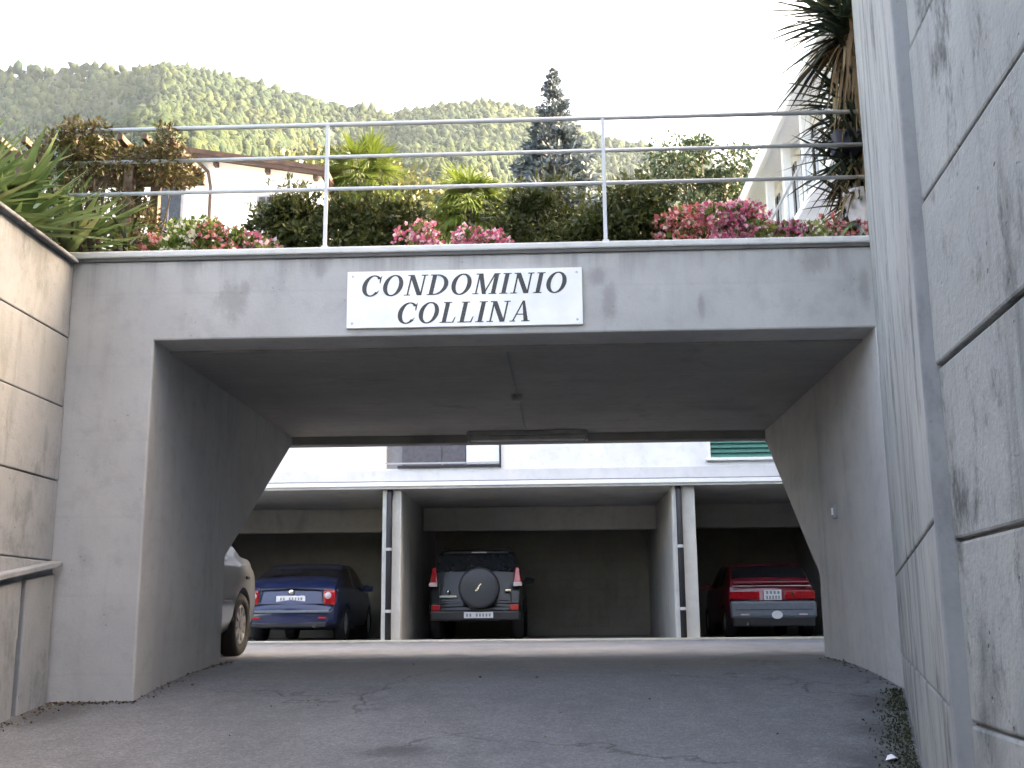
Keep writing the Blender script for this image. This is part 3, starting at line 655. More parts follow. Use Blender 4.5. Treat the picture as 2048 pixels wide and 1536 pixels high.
pbox(SV, 'wiper', M['plastic'], -.1, .35, -1.86, -1.835, 1.10, 1.12, .004); pbox(SV, 'rear_spoiler', green, -.6, .6, -1.70, -1.56, 1.565, 1.60, .012)
pbox(SV, 'stop_lamp', M['clearlens'], -.08, .20, -1.705, -1.69, 1.572, 1.592, .003); pbox(SV, 'tailgate_handle', M['chrome'], .55, .66, -1.90, -1.87, .86, .90, .008)

for s in (-1, 1):
    pbox(SV, 'panel_gap', M['plastic'], min(s*.655, s*.663), max(s*.655, s*.663), -1.892, -1.85, .66, 1.03, .001)
pbox(SV, 'bumper_gap', M['plastic'], -.80, .80, -1.905, -1.86, .648, .656, .001)
pbox(SV, 'body_crease', M['plastgrey'], -.62, .62, -1.896, -1.87, .70, .708, .002)

red = dict(top=[(-2.0, .40), (-1.985, .50), (-1.95, .56), (-1.92, .60), (-1.905, .68), (-1.89, .95), (-1.86, 1.0), (-1.50, 1.28), (-1.28, 1.365), (-.8, 1.40), (-.1, 1.405), (.25, 1.37), (1.05, .955), (1.75, .84), (1.95, .66), (2.0, .45)],
           half=[(-2.0, .74), (-1.95, .80), (-1.5, .835), (1.1, .84), (1.75, .78), (2.0, .6)], belt=[(-2.0, .38), (-1.9, .90), (-1.5, .95), (1.0, .91), (1.8, .76), (2.0, .42)],
           bot=[(-2.0, .28), (-1.6, .19), (1.6, .19), (2.0, .26)], wr=.29, wheels=(-1.27, 1.25), rearwin=(-1.82, -1.42), frontwin=(.32, .98), sidewin=[(-1.15, -.38), (-.30, .5)], mirror=(.5, .98), paint=redp, tumble=.30, spokes=6)
RD = car('hatchback_car', 'red hatchback with grey bumper parked in the right garage bay', (3.88, 22.75, 0), 0, red)
for s in (-1, 1):
    q = lambda a, b: (min(s*a, s*b), max(s*a, s*b))
    pbox(RD, 'tail_lamp', M['redlens'], *q(.24, .80), -1.93, -1.84, .70, .85, .012)
    pbox(RD, 'bumper_lamp', M['clearlens'], *q(.46, .62), -2.02, -1.97, .40, .43, .006)
pbox(RD, 'bumper', M['plastgrey'], -.80, .80, -2.015, -1.84, .36, .66, .04); pbox(RD, 'valance', M['plastic'], -.76, .76, -2.005, -1.80, .20, .37, .02)
pl = pbox(RD, 'number_plate', M['plate'], -.16, .17, -1.935, -1.90, .68, .87, .005); platemarks(pl, -.13, .15, .79, .055, -1.935, 4); platemarks(pl, -.13, .15, .70, .06, -1.935, 5)
MB().lathe([(.075, -2.022), (.075, -2.01)], 20, 'y', (.04, 0, .41)).build('oval_sticker', M['plate'], RD).scale = (1.35, 1, 1)
pbox(RD, 'rear_spoiler', redp, -.70, .70, -1.93, -1.82, .985, 1.025, .012); pbox(RD, 'waist_strip', M['clearlens'], -.74, .74, -1.90, -1.88, .935, .95, .003)
MB().add([(.34, -1.935, .77), (.42, -1.935, .77), (.38, -1.935, .84), (.34, -1.925, .77), (.42, -1.925, .77), (.38, -1.925, .84)], [(0, 1, 2), (5, 4, 3), (0, 3, 4, 1), (1, 4, 5, 2), (2, 5, 3, 0)]).build('badge', M['chrome'], RD)
MB().tube([(-.5, -2.02, .25), (-.5, -1.8, .25)], .028, 12).build('exhaust', M['chrome'], RD)
pbox(RD, 'panel_gap', M['plastic'], -.74, .74, -1.925, -1.88, .672, .68, .001)
pbox(RD, 'bumper_groove', M['plastic'], -.72, .72, -2.02, -2.0, .50, .512, .002)
pbox(RD, 'wiper', M['plastic'], -.05, .32, -1.845, -1.80, 1.045, 1.06, .003)
RD.scale = (.96, .97, .97)

# ================================================================== HOUSES BEHIND
H = thing('white_house', 'white house with low brown gable roof behind the terrace at left', 'house', (-9, 26, 6))
zr = lambda x: 11.97 - .17*abs(x+9.6)
MB().prism([(-13.4, 4), (-5.68, 4), (-5.68, zr(-5.68)-.16), (-9.6, zr(-9.6)-.16), (-13.4, zr(-13.4)-.16)], 26.0, 29.6, 'y').build('wall', M['white'], H)
rf = MB().prism([(-14.2, zr(-14.2)), (-9.6, zr(-9.6)), (-5.5, zr(-5.5)), (-5.5, zr(-5.5)-.12), (-9.6, zr(-9.6)-.12), (-14.2, zr(-14.2)-.12)], 25.7, 29.9, 'y').build('roof', M['tile'], H)
MB().prism([(-14.2, zr(-14.2)-.122), (-9.6, zr(-9.6)-.122), (-5.5, zr(-5.5)-.122), (-5.5, zr(-5.5)-.22), (-9.6, zr(-9.6)-.22), (-14.2, zr(-14.2)-.22)], 25.72, 25.8, 'y').build('verge_board', M['brown'], rf)
for x in (-12.6, -9.6, -8.3, -7.0, -5.8):
    MB().box(x-.05, x+.05, 25.82, 26.0, zr(x)-.32, zr(x)-.20).build('purlin', M['brown'], rf)
for x0, x1, z0, z1 in ((-9.75, -9.15, 9.3, 11.3), (-7.2, -6.85, 9.8, 10.6)):
    wn = MB().box(x0-.06, x1+.06, 25.95, 26.05, z0-.06, z1+.06).build('window', M['winframe'], H, bev=.01)
    MB().box(x0, (x0+x1)/2-.02, 25.93, 25.96, z0, z1).build('pane', M['glass'], wn); MB().box((x0+x1)/2+.02, x1, 25.93, 25.96, z0, z1).build('pane', M['glass'], wn)
    MB().box(x0-.10, x1+.10, 25.88, 26.0, z0-.13, z0-.062).build('sill', M['shade_band_sill'], wn)
D = thing('downpipe', 'thin curved rainwater pipe down the white house wall', 'pipe', (-8.4, 25.9, 8))
MB().tube([(-8.9, 25.7, 11.75), (-8.75, 25.85, 11.55), (-8.5, 25.93, 11.3), (-8.42, 25.93, 10.9), (-8.42, 25.93, 6.5)], .04, 8).build('pipe', M['brown'], D, True)

K = thing('apartment_house', 'white multi storey house receding behind the yucca at right', 'building', (8, 25, 5))
MB().box(6.2, 15, 19.9, 31, 2, 11.9).build('wall', M['white'], K)
MB().box(5.55, 15.3, 19.4, 31.5, 11.9, 12.15).build('eave_slab', M['whitetrim'], K, bev=.02)
MB().box(5.42, 5.548, 19.4, 31.5, 11.82, 12.25).build('gutter', M['whitetrim'], K, bev=.02)
for zz in (9.0, 6.2):
    bs_ = MB().box(5.45, 6.198, 19.9, 30.9, zz, zz+.16).build('balcony_slab', M['whitetrim'], K, bev=.01)
    for k in range(12): MB().box(5.47, 5.50, 20.1+k*.95, 20.13+k*.95, zz+.162, zz+1.05).build('baluster', M['galv'], bs_)
    MB().box(5.46, 5.51, 19.95, 30.85, zz+1.05, zz+1.09).build('handrail', M['galv'], bs_)
for zz in (9.25, 6.45):
    for k in range(5):
        y0 = 20.5+k*2.15
        wn = MB().box(6.15, 6.22, y0-.06, y0+1.36, zz-.06, zz+2.36).build('window', M['winframe'], K)
        for a in (0, .68): MB().box(6.12, 6.152, y0+a, y0+a+.62, zz, zz+2.3).build('pane', M['glass'], wn)
for k in range(6):
    MB().box(5.75, 5.95, 19.95+k*2.15, 20.15+k*2.15, 9.16, 11.9).build('column', M['whitetrim'], K)

# ================================================================== VEGETATION
def npmesh(name, V, F, mat, parent=None, smooth=False):
    """V (n,3), F (m,k) arrays"""
    me = bpy.data.meshes.new(name); n, m, k = len(V), len(F), F.shape[1]
    me.vertices.add(n); me.vertices.foreach_set("co", np.ascontiguousarray(V, dtype=np.float32).ravel())
    me.loops.add(m*k); me.loops.foreach_set("vertex_index", np.ascontiguousarray(F, dtype=np.int32).ravel())
    me.polygons.add(m); me.polygons.foreach_set("loop_start", np.arange(0, m*k, k, dtype=np.int32)); me.polygons.foreach_set("loop_total", np.full(m, k, dtype=np.int32))
    me.update(calc_edges=True); me.validate()
    return mobj(name, me, mat, parent, smooth)
def unit(a): return a/(np.linalg.norm(a, axis=-1, keepdims=True)+1e-9)
def leaves(C, D, size, width=.5, jit=.5):
    """one diamond leaf per centre C, pointing along D (+random), length size"""
    n = len(C); d = unit(unit(D)+rng.normal(0, jit, (n, 3))); s = unit(np.cross(d, rng.normal(0, 1, (n, 3))))
    L = (size*rng.uniform(.65, 1.35, n))[:, None]; w = L*width*.5
    nn = np.cross(d, s); V = np.stack([C, C+d*L*.45+s*w+nn*L*.06, C+d*L, C+d*L*.45-s*w+nn*L*.06], 1).reshape(-1, 3)
    return V, np.arange(4*n).reshape(-1, 4)
def ball(n, c, r, shell=.55):
    p = unit(rng.normal(0, 1, (n, 3))); rad = rng.uniform(shell**3, 1, n)**(1/3)
    return np.array(c)+p*rad[:, None]*np.array(r), p
def cat(parts):
    V = []; F = []; k = 0
    for v_, f_ in parts: V.append(v_); F.append(f_+k); k += len(v_)
    return np.concatenate(V), np.concatenate(F)
def blade_set(base, dirs, length, width, droop, segs=5, fold=.15, basejit=.03):
    """long tapered strap leaves: arrays of directions"""
    parts = []
    for d in dirs:
        d = np.array(d)/np.linalg.norm(d); L = length*random.uniform(.75, 1.15); w = width*random.uniform(.8, 1.15)
        s = np.cross(d, [0, 0, 1.0]); s = s/(np.linalg.norm(s)+1e-6) if np.linalg.norm(s) > .05 else np.array([1.0, 0, 0])
        u_ = np.cross(s, d); p = np.array(base)+rng.normal(0, basejit, 3); q = []; dd = d.copy()
        for i in range(segs+1):
            t = i/segs; ww = w*(.55+.9*t if t < .35 else 1-.0*t)*(1 if t < .35 else max(.02, 1-((t-.35)/.65)**1.6))
            q += [p - s*ww/2 + u_*abs(ww)*fold, p, p + s*ww/2 + u_*abs(ww)*fold]
            dd = dd + np.array([0, 0, -droop/segs]); dd /= np.linalg.norm(dd); p = p + dd*L/segs
        f_ = []
        for i in range(segs):
            a = i*3; f_ += [(a, a+1, a+4, a+3), (a+1, a+2, a+5, a+4)]
        parts.append((np.array(q), np.array(f_)))
    return cat(parts)
def dome(n, lo=-.2, hi=1.0):
    out = []
    for i in range(n):
        z = random.uniform(lo, hi); t = i*2.399963+random.uniform(-.3, .3); r_ = math.sqrt(max(0, 1-z*z)); out.append((r_*math.cos(t), r_*math.sin(t), z))
    return out

LM = dict(
    shrub=leafmat('dark shrub leaves', (.022, .036, .009), (.075, .09, .022), (.16, .16, .05), .08),
    shoot=leafmat('light shrub shoots', (.05, .062, .014), (.12, .13, .032), None, 0),
    spruce=leafmat('blue spruce needles', (.055, .08, .095), (.15, .19, .22), None, 0, .6, .1),
    yucca=leafmat('green sword leaves', (.07, .13, .045), (.22, .31, .13), (.30, .31, .16), .12, .4, .2),
    yuccad=leafmat('dark sword leaves', (.018, .03, .022), (.05, .075, .04), (.14, .13, .05), .12, .4, .15),
    dry=leafmat('dry brown leaves', (.11, .065, .03), (.24, .15, .075), (.33, .25, .14), .2, .8, .2),
    olive=leafmat('olive brown vine leaves', (.05, .052, .012), (.13, .115, .03), (.10, .055, .03), .3),
    palm=leafmat('palm fronds', (.05, .09, .015), (.15, .20, .04), None, 0, .5, .25),
    bright=leafmat('fresh green leaves', (.07, .13, .02), (.20, .27, .06), None, 0, .5, .3),
    yellow=leafmat('yellow green leaves', (.16, .20, .04), (.40, .40, .14), None, 0, .5, .3),
    pink=leafmat('pink petals', (.50, .06, .16), (.76, .26, .36), (.85, .62, .66), .35, .5, .3),
    coral=leafmat('red coral petals', (.50, .08, .09), (.72, .28, .27), (.85, .58, .56), .35, .5, .3),
    cream=leafmat('cream petals', (.65, .6, .42), (.8, .78, .66), None, 0, .5, .3),
    tree=leafmat('grey green tree leaves', (.018, .038, .020), (.045, .075, .040), (.07, .085, .05), .12),
    moss=leafmat('dark moss', (.016, .024, .008), (.045, .055, .018), (.09, .08, .03), .1, .9, 0))

# ---- clipped evergreen shrubs along the terrace edge
def shrub(x, y, w, h, label):
    T = thing('evergreen_shrub', label, 'shrub', (x, y, 3.06), group='dark shrubs on the terrace')
    parts = []; stems = MB()
    for k in range(26):
        c = (x+random.uniform(-.5, .5)*w, y+random.uniform(-.16, .16), 3.06+h*random.uniform(.12, .92)*(1-.25*random.random()))
        rr = random.uniform(.09, .20)
        C, N = ball(360, c, (rr*1.4, rr*1.1, rr*.62), .5); parts.append(leaves(C, N+np.array([0, 0, .35]), .05, .42, .6))
        stems.tube([(x+random.uniform(-.12, .12), y+random.uniform(-.05, .05), 3.05), ((x+c[0])/2, y, 3.06+h*.25), c], [.018, .013, .006], 5)
    V, F = cat(parts); V[:, 2] = np.maximum(V[:, 2], 3.065)
    npmesh('foliage', V, F, LM['shrub'], T)
    C = np.stack([x+rng.normal(0, .33, 260)*w, y+rng.normal(-.05, .1, 260), 3.06+h*rng.uniform(.3, .98, 260)], 1); C[:, 2] -= .25*h*((C[:, 0]-x)/(.5*w))**2*.6; C[:, 2] = np.maximum(C[:, 2], 3.08)
    sh = []
    for q in range(5): sh.append(leaves(C+rng.normal(0, .012, C.shape), np.tile([0, -.15, 1.0], (len(C), 1)), .055, .32, .75))
    V, F = cat(sh); npmesh('shoots', V, F, LM['shoot'], T)
    struct(stems.build('stems', M['bark'], T), 'stuff')
shrub(-2.08, 8.78, .62, .86, 'dark evergreen shrub left of the left railing post')
shrub(-1.45, 8.80, .68, .88, 'dark evergreen shrub just right of the left railing post')
shrub(.0, 8.80, .80, .88, 'wide dark evergreen shrub below the spruce')
shrub(.66, 8.78, .50, .84, 'small dark evergreen shrub right of the right railing post')

# ---- bedding flowers
def flower(x, w, h, petal, leaf, label, y=8.56, dens=1.0, leafy=1.0):
    T = thing('flower_clump', label, 'flowers', (x, y, 3.06), group='bedding flowers on the terrace edge')
    lp = []; pp = []
    for k in range(8):
        c = (x+random.uniform(-.45, .45)*w, y+random.uniform(-.07, .05), 3.06+h*random.uniform(.2, .85)); r_ = random.uniform(.07, .13)
        C, N = ball(int(110*leafy), c, (r_*1.2, r_*1.1, r_), .2); lp.append(leaves(C, N+np.array([0, 0, .5]), .05, .6, .6))
        C, N = ball(int(44*dens)+3, c, (r_*1.35, r_*1.25, r_*1.3), .75); keep = C[:, 2] > 3.09; C = C[keep]; N = N[keep]
        for q in range(4): pp.append(leaves(C, N*.5+rng.normal(0, .7, C.shape), .034, .9, .5))
    V, F = cat(lp); V[:, 2] = np.maximum(V[:, 2], 3.065); npmesh('leaves', V, F, leaf, T)
    V, F = cat(pp); V[:, 2] = np.maximum(V[:, 2], 3.066); npmesh('blossom', V, F, petal, T)
flower(-3.16, .34, .36, LM['coral'], LM['bright'], 'red flowers with fresh green leaves at the far left of the terrace edge', dens=.8)
flower(-2.90, .30, .46, LM['cream'], LM['bright'], 'cream flowers among tall fresh green leaves at left', dens=.45, leafy=1.4)
flower(-2.66, .30, .42, LM['coral'], LM['bright'], 'low red flowers under green leaves, third clump from left', dens=.7, leafy=1.2)
flower(-2.42, .28, .34, LM['pink'], LM['yellow'], 'dusky pink flowers against the leftmost dark shrub', dens=.8)
flower(-1.02, .27, .38, LM['pink'], LM['bright'], 'small pink flower clump right of the left pair of shrubs', dens=1.0, leafy=.5)
flower(-.60, .40, .37, LM['pink'], LM['bright'], 'bright pink flower clump in the middle of the terrace edge', dens=1.2, leafy=.5)
flower(1.10, .36, .46, LM['coral'], LM['bright'], 'salmon red flower mound beside the right dark shrub', dens=1.6, leafy=.6)
flower(1.43, .36, .50, LM['pink'], LM['bright'], 'tallest magenta flower mound on the right of the terrace edge', dens=1.8, leafy=.5)
flower(1.68, .20, .34, LM['cream'], LM['yellow'], 'small yellow green plant with cream flowers beside the magenta mound', dens=.4)
flower(1.88, .26, .33, LM['pink'], LM['bright'], 'low pink flower clump in front of the right house', dens=1.2, leafy=.5)
flower(2.09, .20, .31, LM['cream'], LM['yellow'], 'pale green plant between the two rightmost pink clumps', dens=.3)
flower(2.27, .20, .36, LM['coral'], LM['bright'], 'rightmost red flower clump beside the white pot', dens=1.2, leafy=.5)

# ---- sword leaved plants
def yucca(name, label, base, heads, mat, trunk=True, drymat=True, L=.6, w=.05, n=60, group=None, droop=.35, trunk_r=.05, drylen=.45):
    T = thing(name, label, 'plant', base, group=group)
    tr = MB()
    for (hx, hy, hz, sc, lo) in heads:
        if trunk:
            tr.tube([(base[0], base[1], base[2]), ((base[0]*.4+hx*.6), (base[1]*.4+hy*.6), base[2]*.5+hz*.5), (hx, hy, hz)], [trunk_r, trunk_r*.9, trunk_r*.8], 8)
        V, F = blade_set((hx, hy, hz), dome(int(n*sc), lo, .97), L*sc, w, droop); npmesh('leaf_rosette', V, F, mat, T, True)
        if drymat:
            V, F = blade_set((hx, hy, hz-.04), dome(int(n*.45), -.75, -.1), drylen*sc*1.4, w*.7, .9); npmesh('dry_leaves', V, F, LM['dry'], T, True)
    if trunk: tr.build('trunk', M['bark'], T, True)
    return T
yucca('yucca_plant', 'broad green sword leaved plant on top of the left wall', (-4.05, 7.75, 2.93), [(-4.02, 7.72, 3.12, 1.05, .0), (-4.3, 7.6, 3.35, 1.0, .1), (-4.08, 7.2, 3.10, .9, .1)], LM['yucca'], L=.80, w=.080, n=105, drymat=False, droop=.22)
yucca('yucca_plant', 'second green sword leaved plant behind the left wall, nearer the railing', (-3.98, 8.6, 3.06), [(-3.95, 8.6, 3.28, 1.0, -.05), (-4.25, 8.9, 3.5, 1.0, 0)], LM['yucca'], L=.78, w=.07, n=90, droop=.25, drymat=False)
yucca('yucca_plant', 'dark drooping sword plant with dry leaves at the left portal corner', (-3.5, 8.72, 3.06), [(-3.52, 8.72, 3.30, .75, -.3)], LM['yuccad'], L=.52, w=.035, n=60)
ry = yucca('yucca_tree', 'tall shaggy yucca hanging over the right end of the railing', (2.66, 8.85, 3.06),
      [(2.62, 8.70, 5.28, 1.4, -.6), (2.45, 8.62, 5.05, .9, -.6), (2.62, 8.75, 4.75, .8, -.6), (2.52, 8.66, 4.40, .85, -.5), (2.47, 8.64, 3.95, .8, -.55), (2.5, 8.7, 3.62, .7, -.2)], LM['yuccad'], L=.74, w=.045, n=90, trunk_r=.07)
V, F = blade_set((2.60, 8.62, 5.05), [(random.uniform(-.5, .25), random.uniform(-.6, .2), random.uniform(-1, -.3)) for _ in range(70)], 1.0, .035, 1.2, basejit=.09); npmesh('dry_skirt', V, F, LM['dry'], ry, True)
V, F = blade_set((2.58, 8.62, 3.95), [(random.uniform(-.6, .25), random.uniform(-.6, .2), random.uniform(-1, -.2)) for _ in range(60)], .62, .03, 1.0, basejit=.08); npmesh('dry_skirt', V, F, LM['dry'], ry, True)
V, F = blade_set((2.52, 8.60, 3.40), [(-1, -.9, .1), (-.8, -.9, -.1), (-1, -.6, .2), (-.3, -1, 0)], .62, .05, .9); npmesh('low_leaves', V, F, LM['yucca'], ry, True)
# dark planter on a stand and white pot in front of the yucca
T = thing('plant_stand', 'dark square planter on a thin stand in front of the yucca', 'planter', (2.36, 8.5, 3.12))
MB().tube([(2.40, 8.52, 3.06), (2.40, 8.52, 3.98)], .014, 8).build('stand', M['darkmetal'], T)
MB().add([(2.27, 8.42, 3.98), (2.53, 8.42, 3.98), (2.53, 8.62, 3.98), (2.27, 8.62, 3.98), (2.25, 8.40, 4.13), (2.55, 8.40, 4.13), (2.55, 8.64, 4.13), (2.25, 8.64, 4.13)],
         [(0, 3, 2, 1), (4, 5, 6, 7), (0, 1, 5, 4), (1, 2, 6, 5), (2, 3, 7, 6), (3, 0, 4, 7)]).build('box', M['pot_dark'], T, bev=.008)
V, F = blade_set((2.40, 8.52, 4.12), dome(60, -.3, .95), .34, .03, .6, basejit=.05); npmesh('leaves', V, F, LM['yuccad'], T, True)
T = thing('flower_pot', 'white round pot at the right end of the terrace edge', 'pot', (2.47, 8.56, 3.06))
MB().lathe([(.10, 3.20), (.10, 3.38), (.145, 3.62), (.15, 3.65), (.13, 3.65), (.12, 3.58)], 20, 'z', (2.47, 8.56, 0)).build('pot', M['pot_white'], T, True)
MB().box(2.37, 2.57, 8.46, 8.66, 3.062, 3.205).build('block_base', M['joint'], T)
V, F = blade_set((2.47, 8.56, 3.6), dome(36, -.1, .95), .30, .03, .7); npmesh('leaves', V, F, LM['yuccad'], T, True)

T = thing('climbing_shrub', 'olive brown climber wrapped around the left end of the railing', 'shrub', (-3.85, 8.3, 3.06))
parts = []
for (cx, cz, r1, r2, n) in ((-3.80, 4.14, .16, .20, 800), (-3.62, 4.2, .10, .12, 300), (-3.97, 4.05, .16, .2, 800), (-3.68, 4.0, .16, .14, 500), (-3.92, 3.82, .16, .18, 500), (-3.5, 3.93, .14, .08, 160), (-3.06, 4.12, .13, .15, 420), (-3.12, 3.98, .2, .08, 260), (-3.3, 3.97, .2, .06, 160), (-2.98, 3.99, .14, .05, 120)):
    C, N = ball(n, (cx, 8.30, cz), (r1, .16, r2), .1); parts.append(leaves(C, N, .042, .42, 1.0))
V, F = cat(parts); npmesh('foliage', V, F, LM['olive'], T)
vb = MB()
for k in range(9):
    x = -3.8+random.uniform(-.15, .2); vb.tube([(x, 8.5, 3.06), (x+random.uniform(-.1, .1), 8.42, 3.5), (x+random.uniform(-.2, .3), 8.34, 4.05)], [.016, .012, .006], 5)
for k in range(3): vb.tube([(-3.75, 8.34, 3.98+.02*k), (-3.4, 8.31, 3.97+.02*k), (-3.0, 8.28, 4.02+.05*k)], [.010, .008, .004], 5)
struct(vb.build('twigs', M['wood'], T), 'stuff')
# ---- pergola with brown olive climber
T = thing('pergola', 'timber pergola overgrown with olive brown climber behind the left railing', 'pergola', (-5, 12, 3.06))
for x, y in ((-5.9, 11.6), (-4.68, 11.6), (-5.9, 12.4), (-4.68, 12.4)):
    MB().box(x-.05, x+.05, y-.05, y+.05, 3.06, 5.42).build('post', M['wood'], T, bev=.006)
for y in (11.6, 12.4): MB().box(-6.2, -4.1, y-.04, y+.04, 5.422, 5.54).build('beam', M['wood'], T, bev=.006)
for k in range(8): MB().box(-6.1+k*.27, -6.04+k*.27, 11.35, 12.56, 5.542, 5.61).build('rafter', M['wood'], T, bev=.004)
parts = []
for (cx, cz, r1, r2, n) in ((-5.3, 5.5, .5, .16, 900), (-4.9, 5.5, .35, .12, 500), (-4.5, 5.48, .3, .12, 400), (-4.9, 5.42, .55, .14, 700), (-4.25, 5.28, .35, .12, 400), (-4.75, 4.9, .18, .45, 500), (-4.9, 4.3, .22, .4, 450), (-4.5, 4.5, .15, .5, 350), (-5.3, 5.1, .3, .3, 500)):
    C, N = ball(int(n*1.9), (cx, 11.75, cz), (r1, .3, r2), .2); parts.append(leaves(C, N, .062, .5, .9))
V, F = cat(parts); npmesh('climber', V, F, LM['olive'], T)
vb = MB()
for k in range(12):
    x = random.uniform(-5.2, -4.2); vb.tube([(x, 11.66, 3.06+random.uniform(0, .4)), (x+random.uniform(-.15, .15), 11.7, 4.2), (x+random.uniform(-.3, .3), 11.75, 5.5)], [.018, .014, .008], 5)
struct(vb.build('vine_stems', M['wood'], T), 'stuff')

# ---- garden slope behind, spruce, palms, broadleaf tree
def zgar(x, y): return 6.0 + .30*(y-25.7) + .0009*(y-25.7)**2 + .35*mnoise.noise(Vector((x*.12, y*.12, 0)))
xs = np.arange(-70, 71, 4.0); ys2 = np.arange(25.9, 131, 3.5)
v = [(x, y, zgar(x, y) if y > 26 else 2.0) for y in ys2 for x in xs]; nx = len(xs)
struct(mesh('garden_slope', v, [(j*nx+i, j*nx+i+1, (j+1)*nx+i+1, (j+1)*nx+i) for j in range(len(ys2)-1) for i in range(nx-1)], M['grass'], smooth=True))
T = thing('spruce_tree', 'blue grey spruce standing behind the railing', 'tree', (.11, 32, 7.8))
MB().tube([(.11, 32, 7.7), (.11, 32, 12), (.11, 32, 16.9)], [.16, .1, .015], 10).build('trunk', M['bark'], T, True)
parts = []; br = MB(); z = 8.6
while z < 17.0:
    f_ = (17.05-z)/8.4; Rr = .04 + 2.75*f_**.93; nb = int(7+9*f_)
    for k in range(nb):
        t = random.uniform(0, 6.283); L = Rr*random.uniform(.72, 1.12); d = np.array([math.cos(t), math.sin(t), 0])
        pts = [np.array([.11, 32, z]) + d*L*s + np.array([0, 0, -.22*L*s + .20*L*s*s]) for s in (0, .35, .7, 1)]
        br.tube([tuple(p) for p in pts], [.02, .014, .009, .004], 4, cap=False)
        n = int(60*L+22); s = rng.uniform(.12, 1, n)**.8
        C = np.array([.11, 32, z])[None]+d[None]*(L*s)[:, None]+np.stack([0*s, 0*s, -.22*L*s+.20*L*s*s], 1)
        side = np.cross(d, [0, 0, 1])[None]*rng.normal(0, .16*L+.02, n)[:, None]*(1-s*.6)[:, None]; C = C+side; C[:, 2] -= np.abs(rng.normal(0, .05, n))
        parts.append(leaves(C, d[None]+side*3+np.array([0, 0, .15]), .09+.13*min(1, f_*2.2), .34, .45))
    z += .14+.16*f_
struct(br.build('branches', M['bark'], T), 'stuff'); V, F = cat(parts); npmesh('crown', V, F, LM['spruce'], T)
def fanpalm(x, y, zc, r, label, lo, n=26, mound=False):
    T = thing('palm_tree', label, 'palm', (x, y, zgar(x, y)))
    MB().tube([(x, y, zgar(x, y)-.2), (x+.05, y, (zc+zgar(x, y))/2), (x, y, zc)], [.13, .12, .11], 10).build('trunk', M['bark'], T, True)
    parts = []
    for d in dome(n, lo, .95):
        d = np.array(d); st = np.array([x, y, zc])+d*r*.42; s = np.cross(d, [0, 0, 1.0]); s /= np.linalg.norm(s)+1e-6; u_ = np.cross(s, d)
        ds = [math.cos(a)*d + math.sin(a)*s*.95 + u_*.1 for a in np.linspace(-1.75, 1.75, 24)]
        parts.append(blade_set(st, ds, r*.6, .06, .55 if not mound else 1.1, 4, .1, .01))
        parts.append(blade_set((x, y, zc), [d], r*.45, .035, .05, 2, .1, 0))
    V, F = cat(parts); npmesh('frond', V, F, LM['palm'], T, True)
fanpalm(-4.95, 27.5, 11.75, 1.35, 'fan palm beside the white house, left of the two palms', -.8, 40)
fanpalm(-2.06, 27, 10.6, 1.35, 'rounded drooping fan palm left of the spruce', -.85, 54, True)
def broadleaf(name, label, x, y, zb, zc, rx, rz, n, mat, size, cat_='tree', group=None, lumps=14):
    T = thing(name, label, cat_, (x, y, zb), group=group)
    tb = MB(); tb.tube([(x, y, zb-.3), (x+.1, y, (zb+zc)/2), (x, y, zc)], [.2, .15, .08], 8); parts = []
    for k in range(lumps):
        p = unit(rng.normal(0, 1, 3))*rng.uniform(.3, 1.0); c = (x+p[0]*rx, y+p[1]*rx, zc+p[2]*rz); r_ = random.uniform(.14, .38)
        C, N = ball(n//lumps, c, (rx*r_*1.2, rx*r_*1.2, rz*r_), .1); parts.append(leaves(C, N, size, .6, .8)); tb.tube([(x, y, zb*.4+zc*.6), c], [.05, .015], 5)
    tb.build('trunk', M['bark'], T, True); V, F = cat(parts); npmesh('crown', V, F, mat, T)
broadleaf('broadleaf_tree', 'loose grey green tree behind the flowers, right of the spruce', 6.1, 42, 10.8, 16.6, 2.5, 2.6, 11000, LM['tree'], .19, lumps=30)
for i, (x, y, hgt, lb) in enumerate(((7.6, 35, 5.0, 'leafy bush at the foot of the loose tree beside the right house'), 
                                     (5.0, 33, 2.8, 'leafy bush above the salmon flowers'))):
    zb = zgar(x, y); broadleaf('garden_bush', lb, x, y, zb, zb+hgt*.55, 1.5, hgt*.5, 3600, LM['tree'] if i % 2 else LM['palm'], .16, 'bush', 'bushes on the garden slope', 10)

# ---- moss and weeds along the foot of the right wall, paper scrap
pts = []
for k in range(2600):
    y = random.uniform(5.0, 8.05); xw = 1.07+.265*(y-3.23); x = xw - .01 - min(.26, abs(random.gauss(0, .09)))*(.5+.5*min(1, (8.3-y)))
    pts.append((x, y, zdrive(x, y)+.002))
C = np.array(pts); V, F = leaves(C, np.tile([0, 0, 1.0], (len(C), 1)), .015, .7, 1.5)
struct(npmesh('moss', V, F, LM['moss']), 'stuff')
pts = []
for k in range(420):
    y = random.uniform(4.5, 8.0); x = -3.58 + abs(random.gauss(0, .10)); pts.append((x, y, zdrive(x, y)+.004))
for k in range(160):
    x = random.uniform(-3.6, -2.95); y = 8.07-abs(random.gauss(0, .05)); pts.append((x, y, zdrive(x, y)+.004))
for k in range(26):
    x, y = random.uniform(-3, 1.6), random.uniform(4.6, 9.8); pts.append((x, y, zdrive(x, y)+.004))
for k in range(200):
    y = random.uniform(8.1, 10.3); x = random.choice((-2.985+abs(random.gauss(0, .05)), 2.345-abs(random.gauss(0, .05)))); pts.append((x, y, zdrive(x, y)+.004))
C = np.array(pts); V, F = leaves(C, np.concatenate([rng.normal(0, 1, (len(C), 2)), np.full((len(C), 1), .15)], 1), .022, .6, .15)
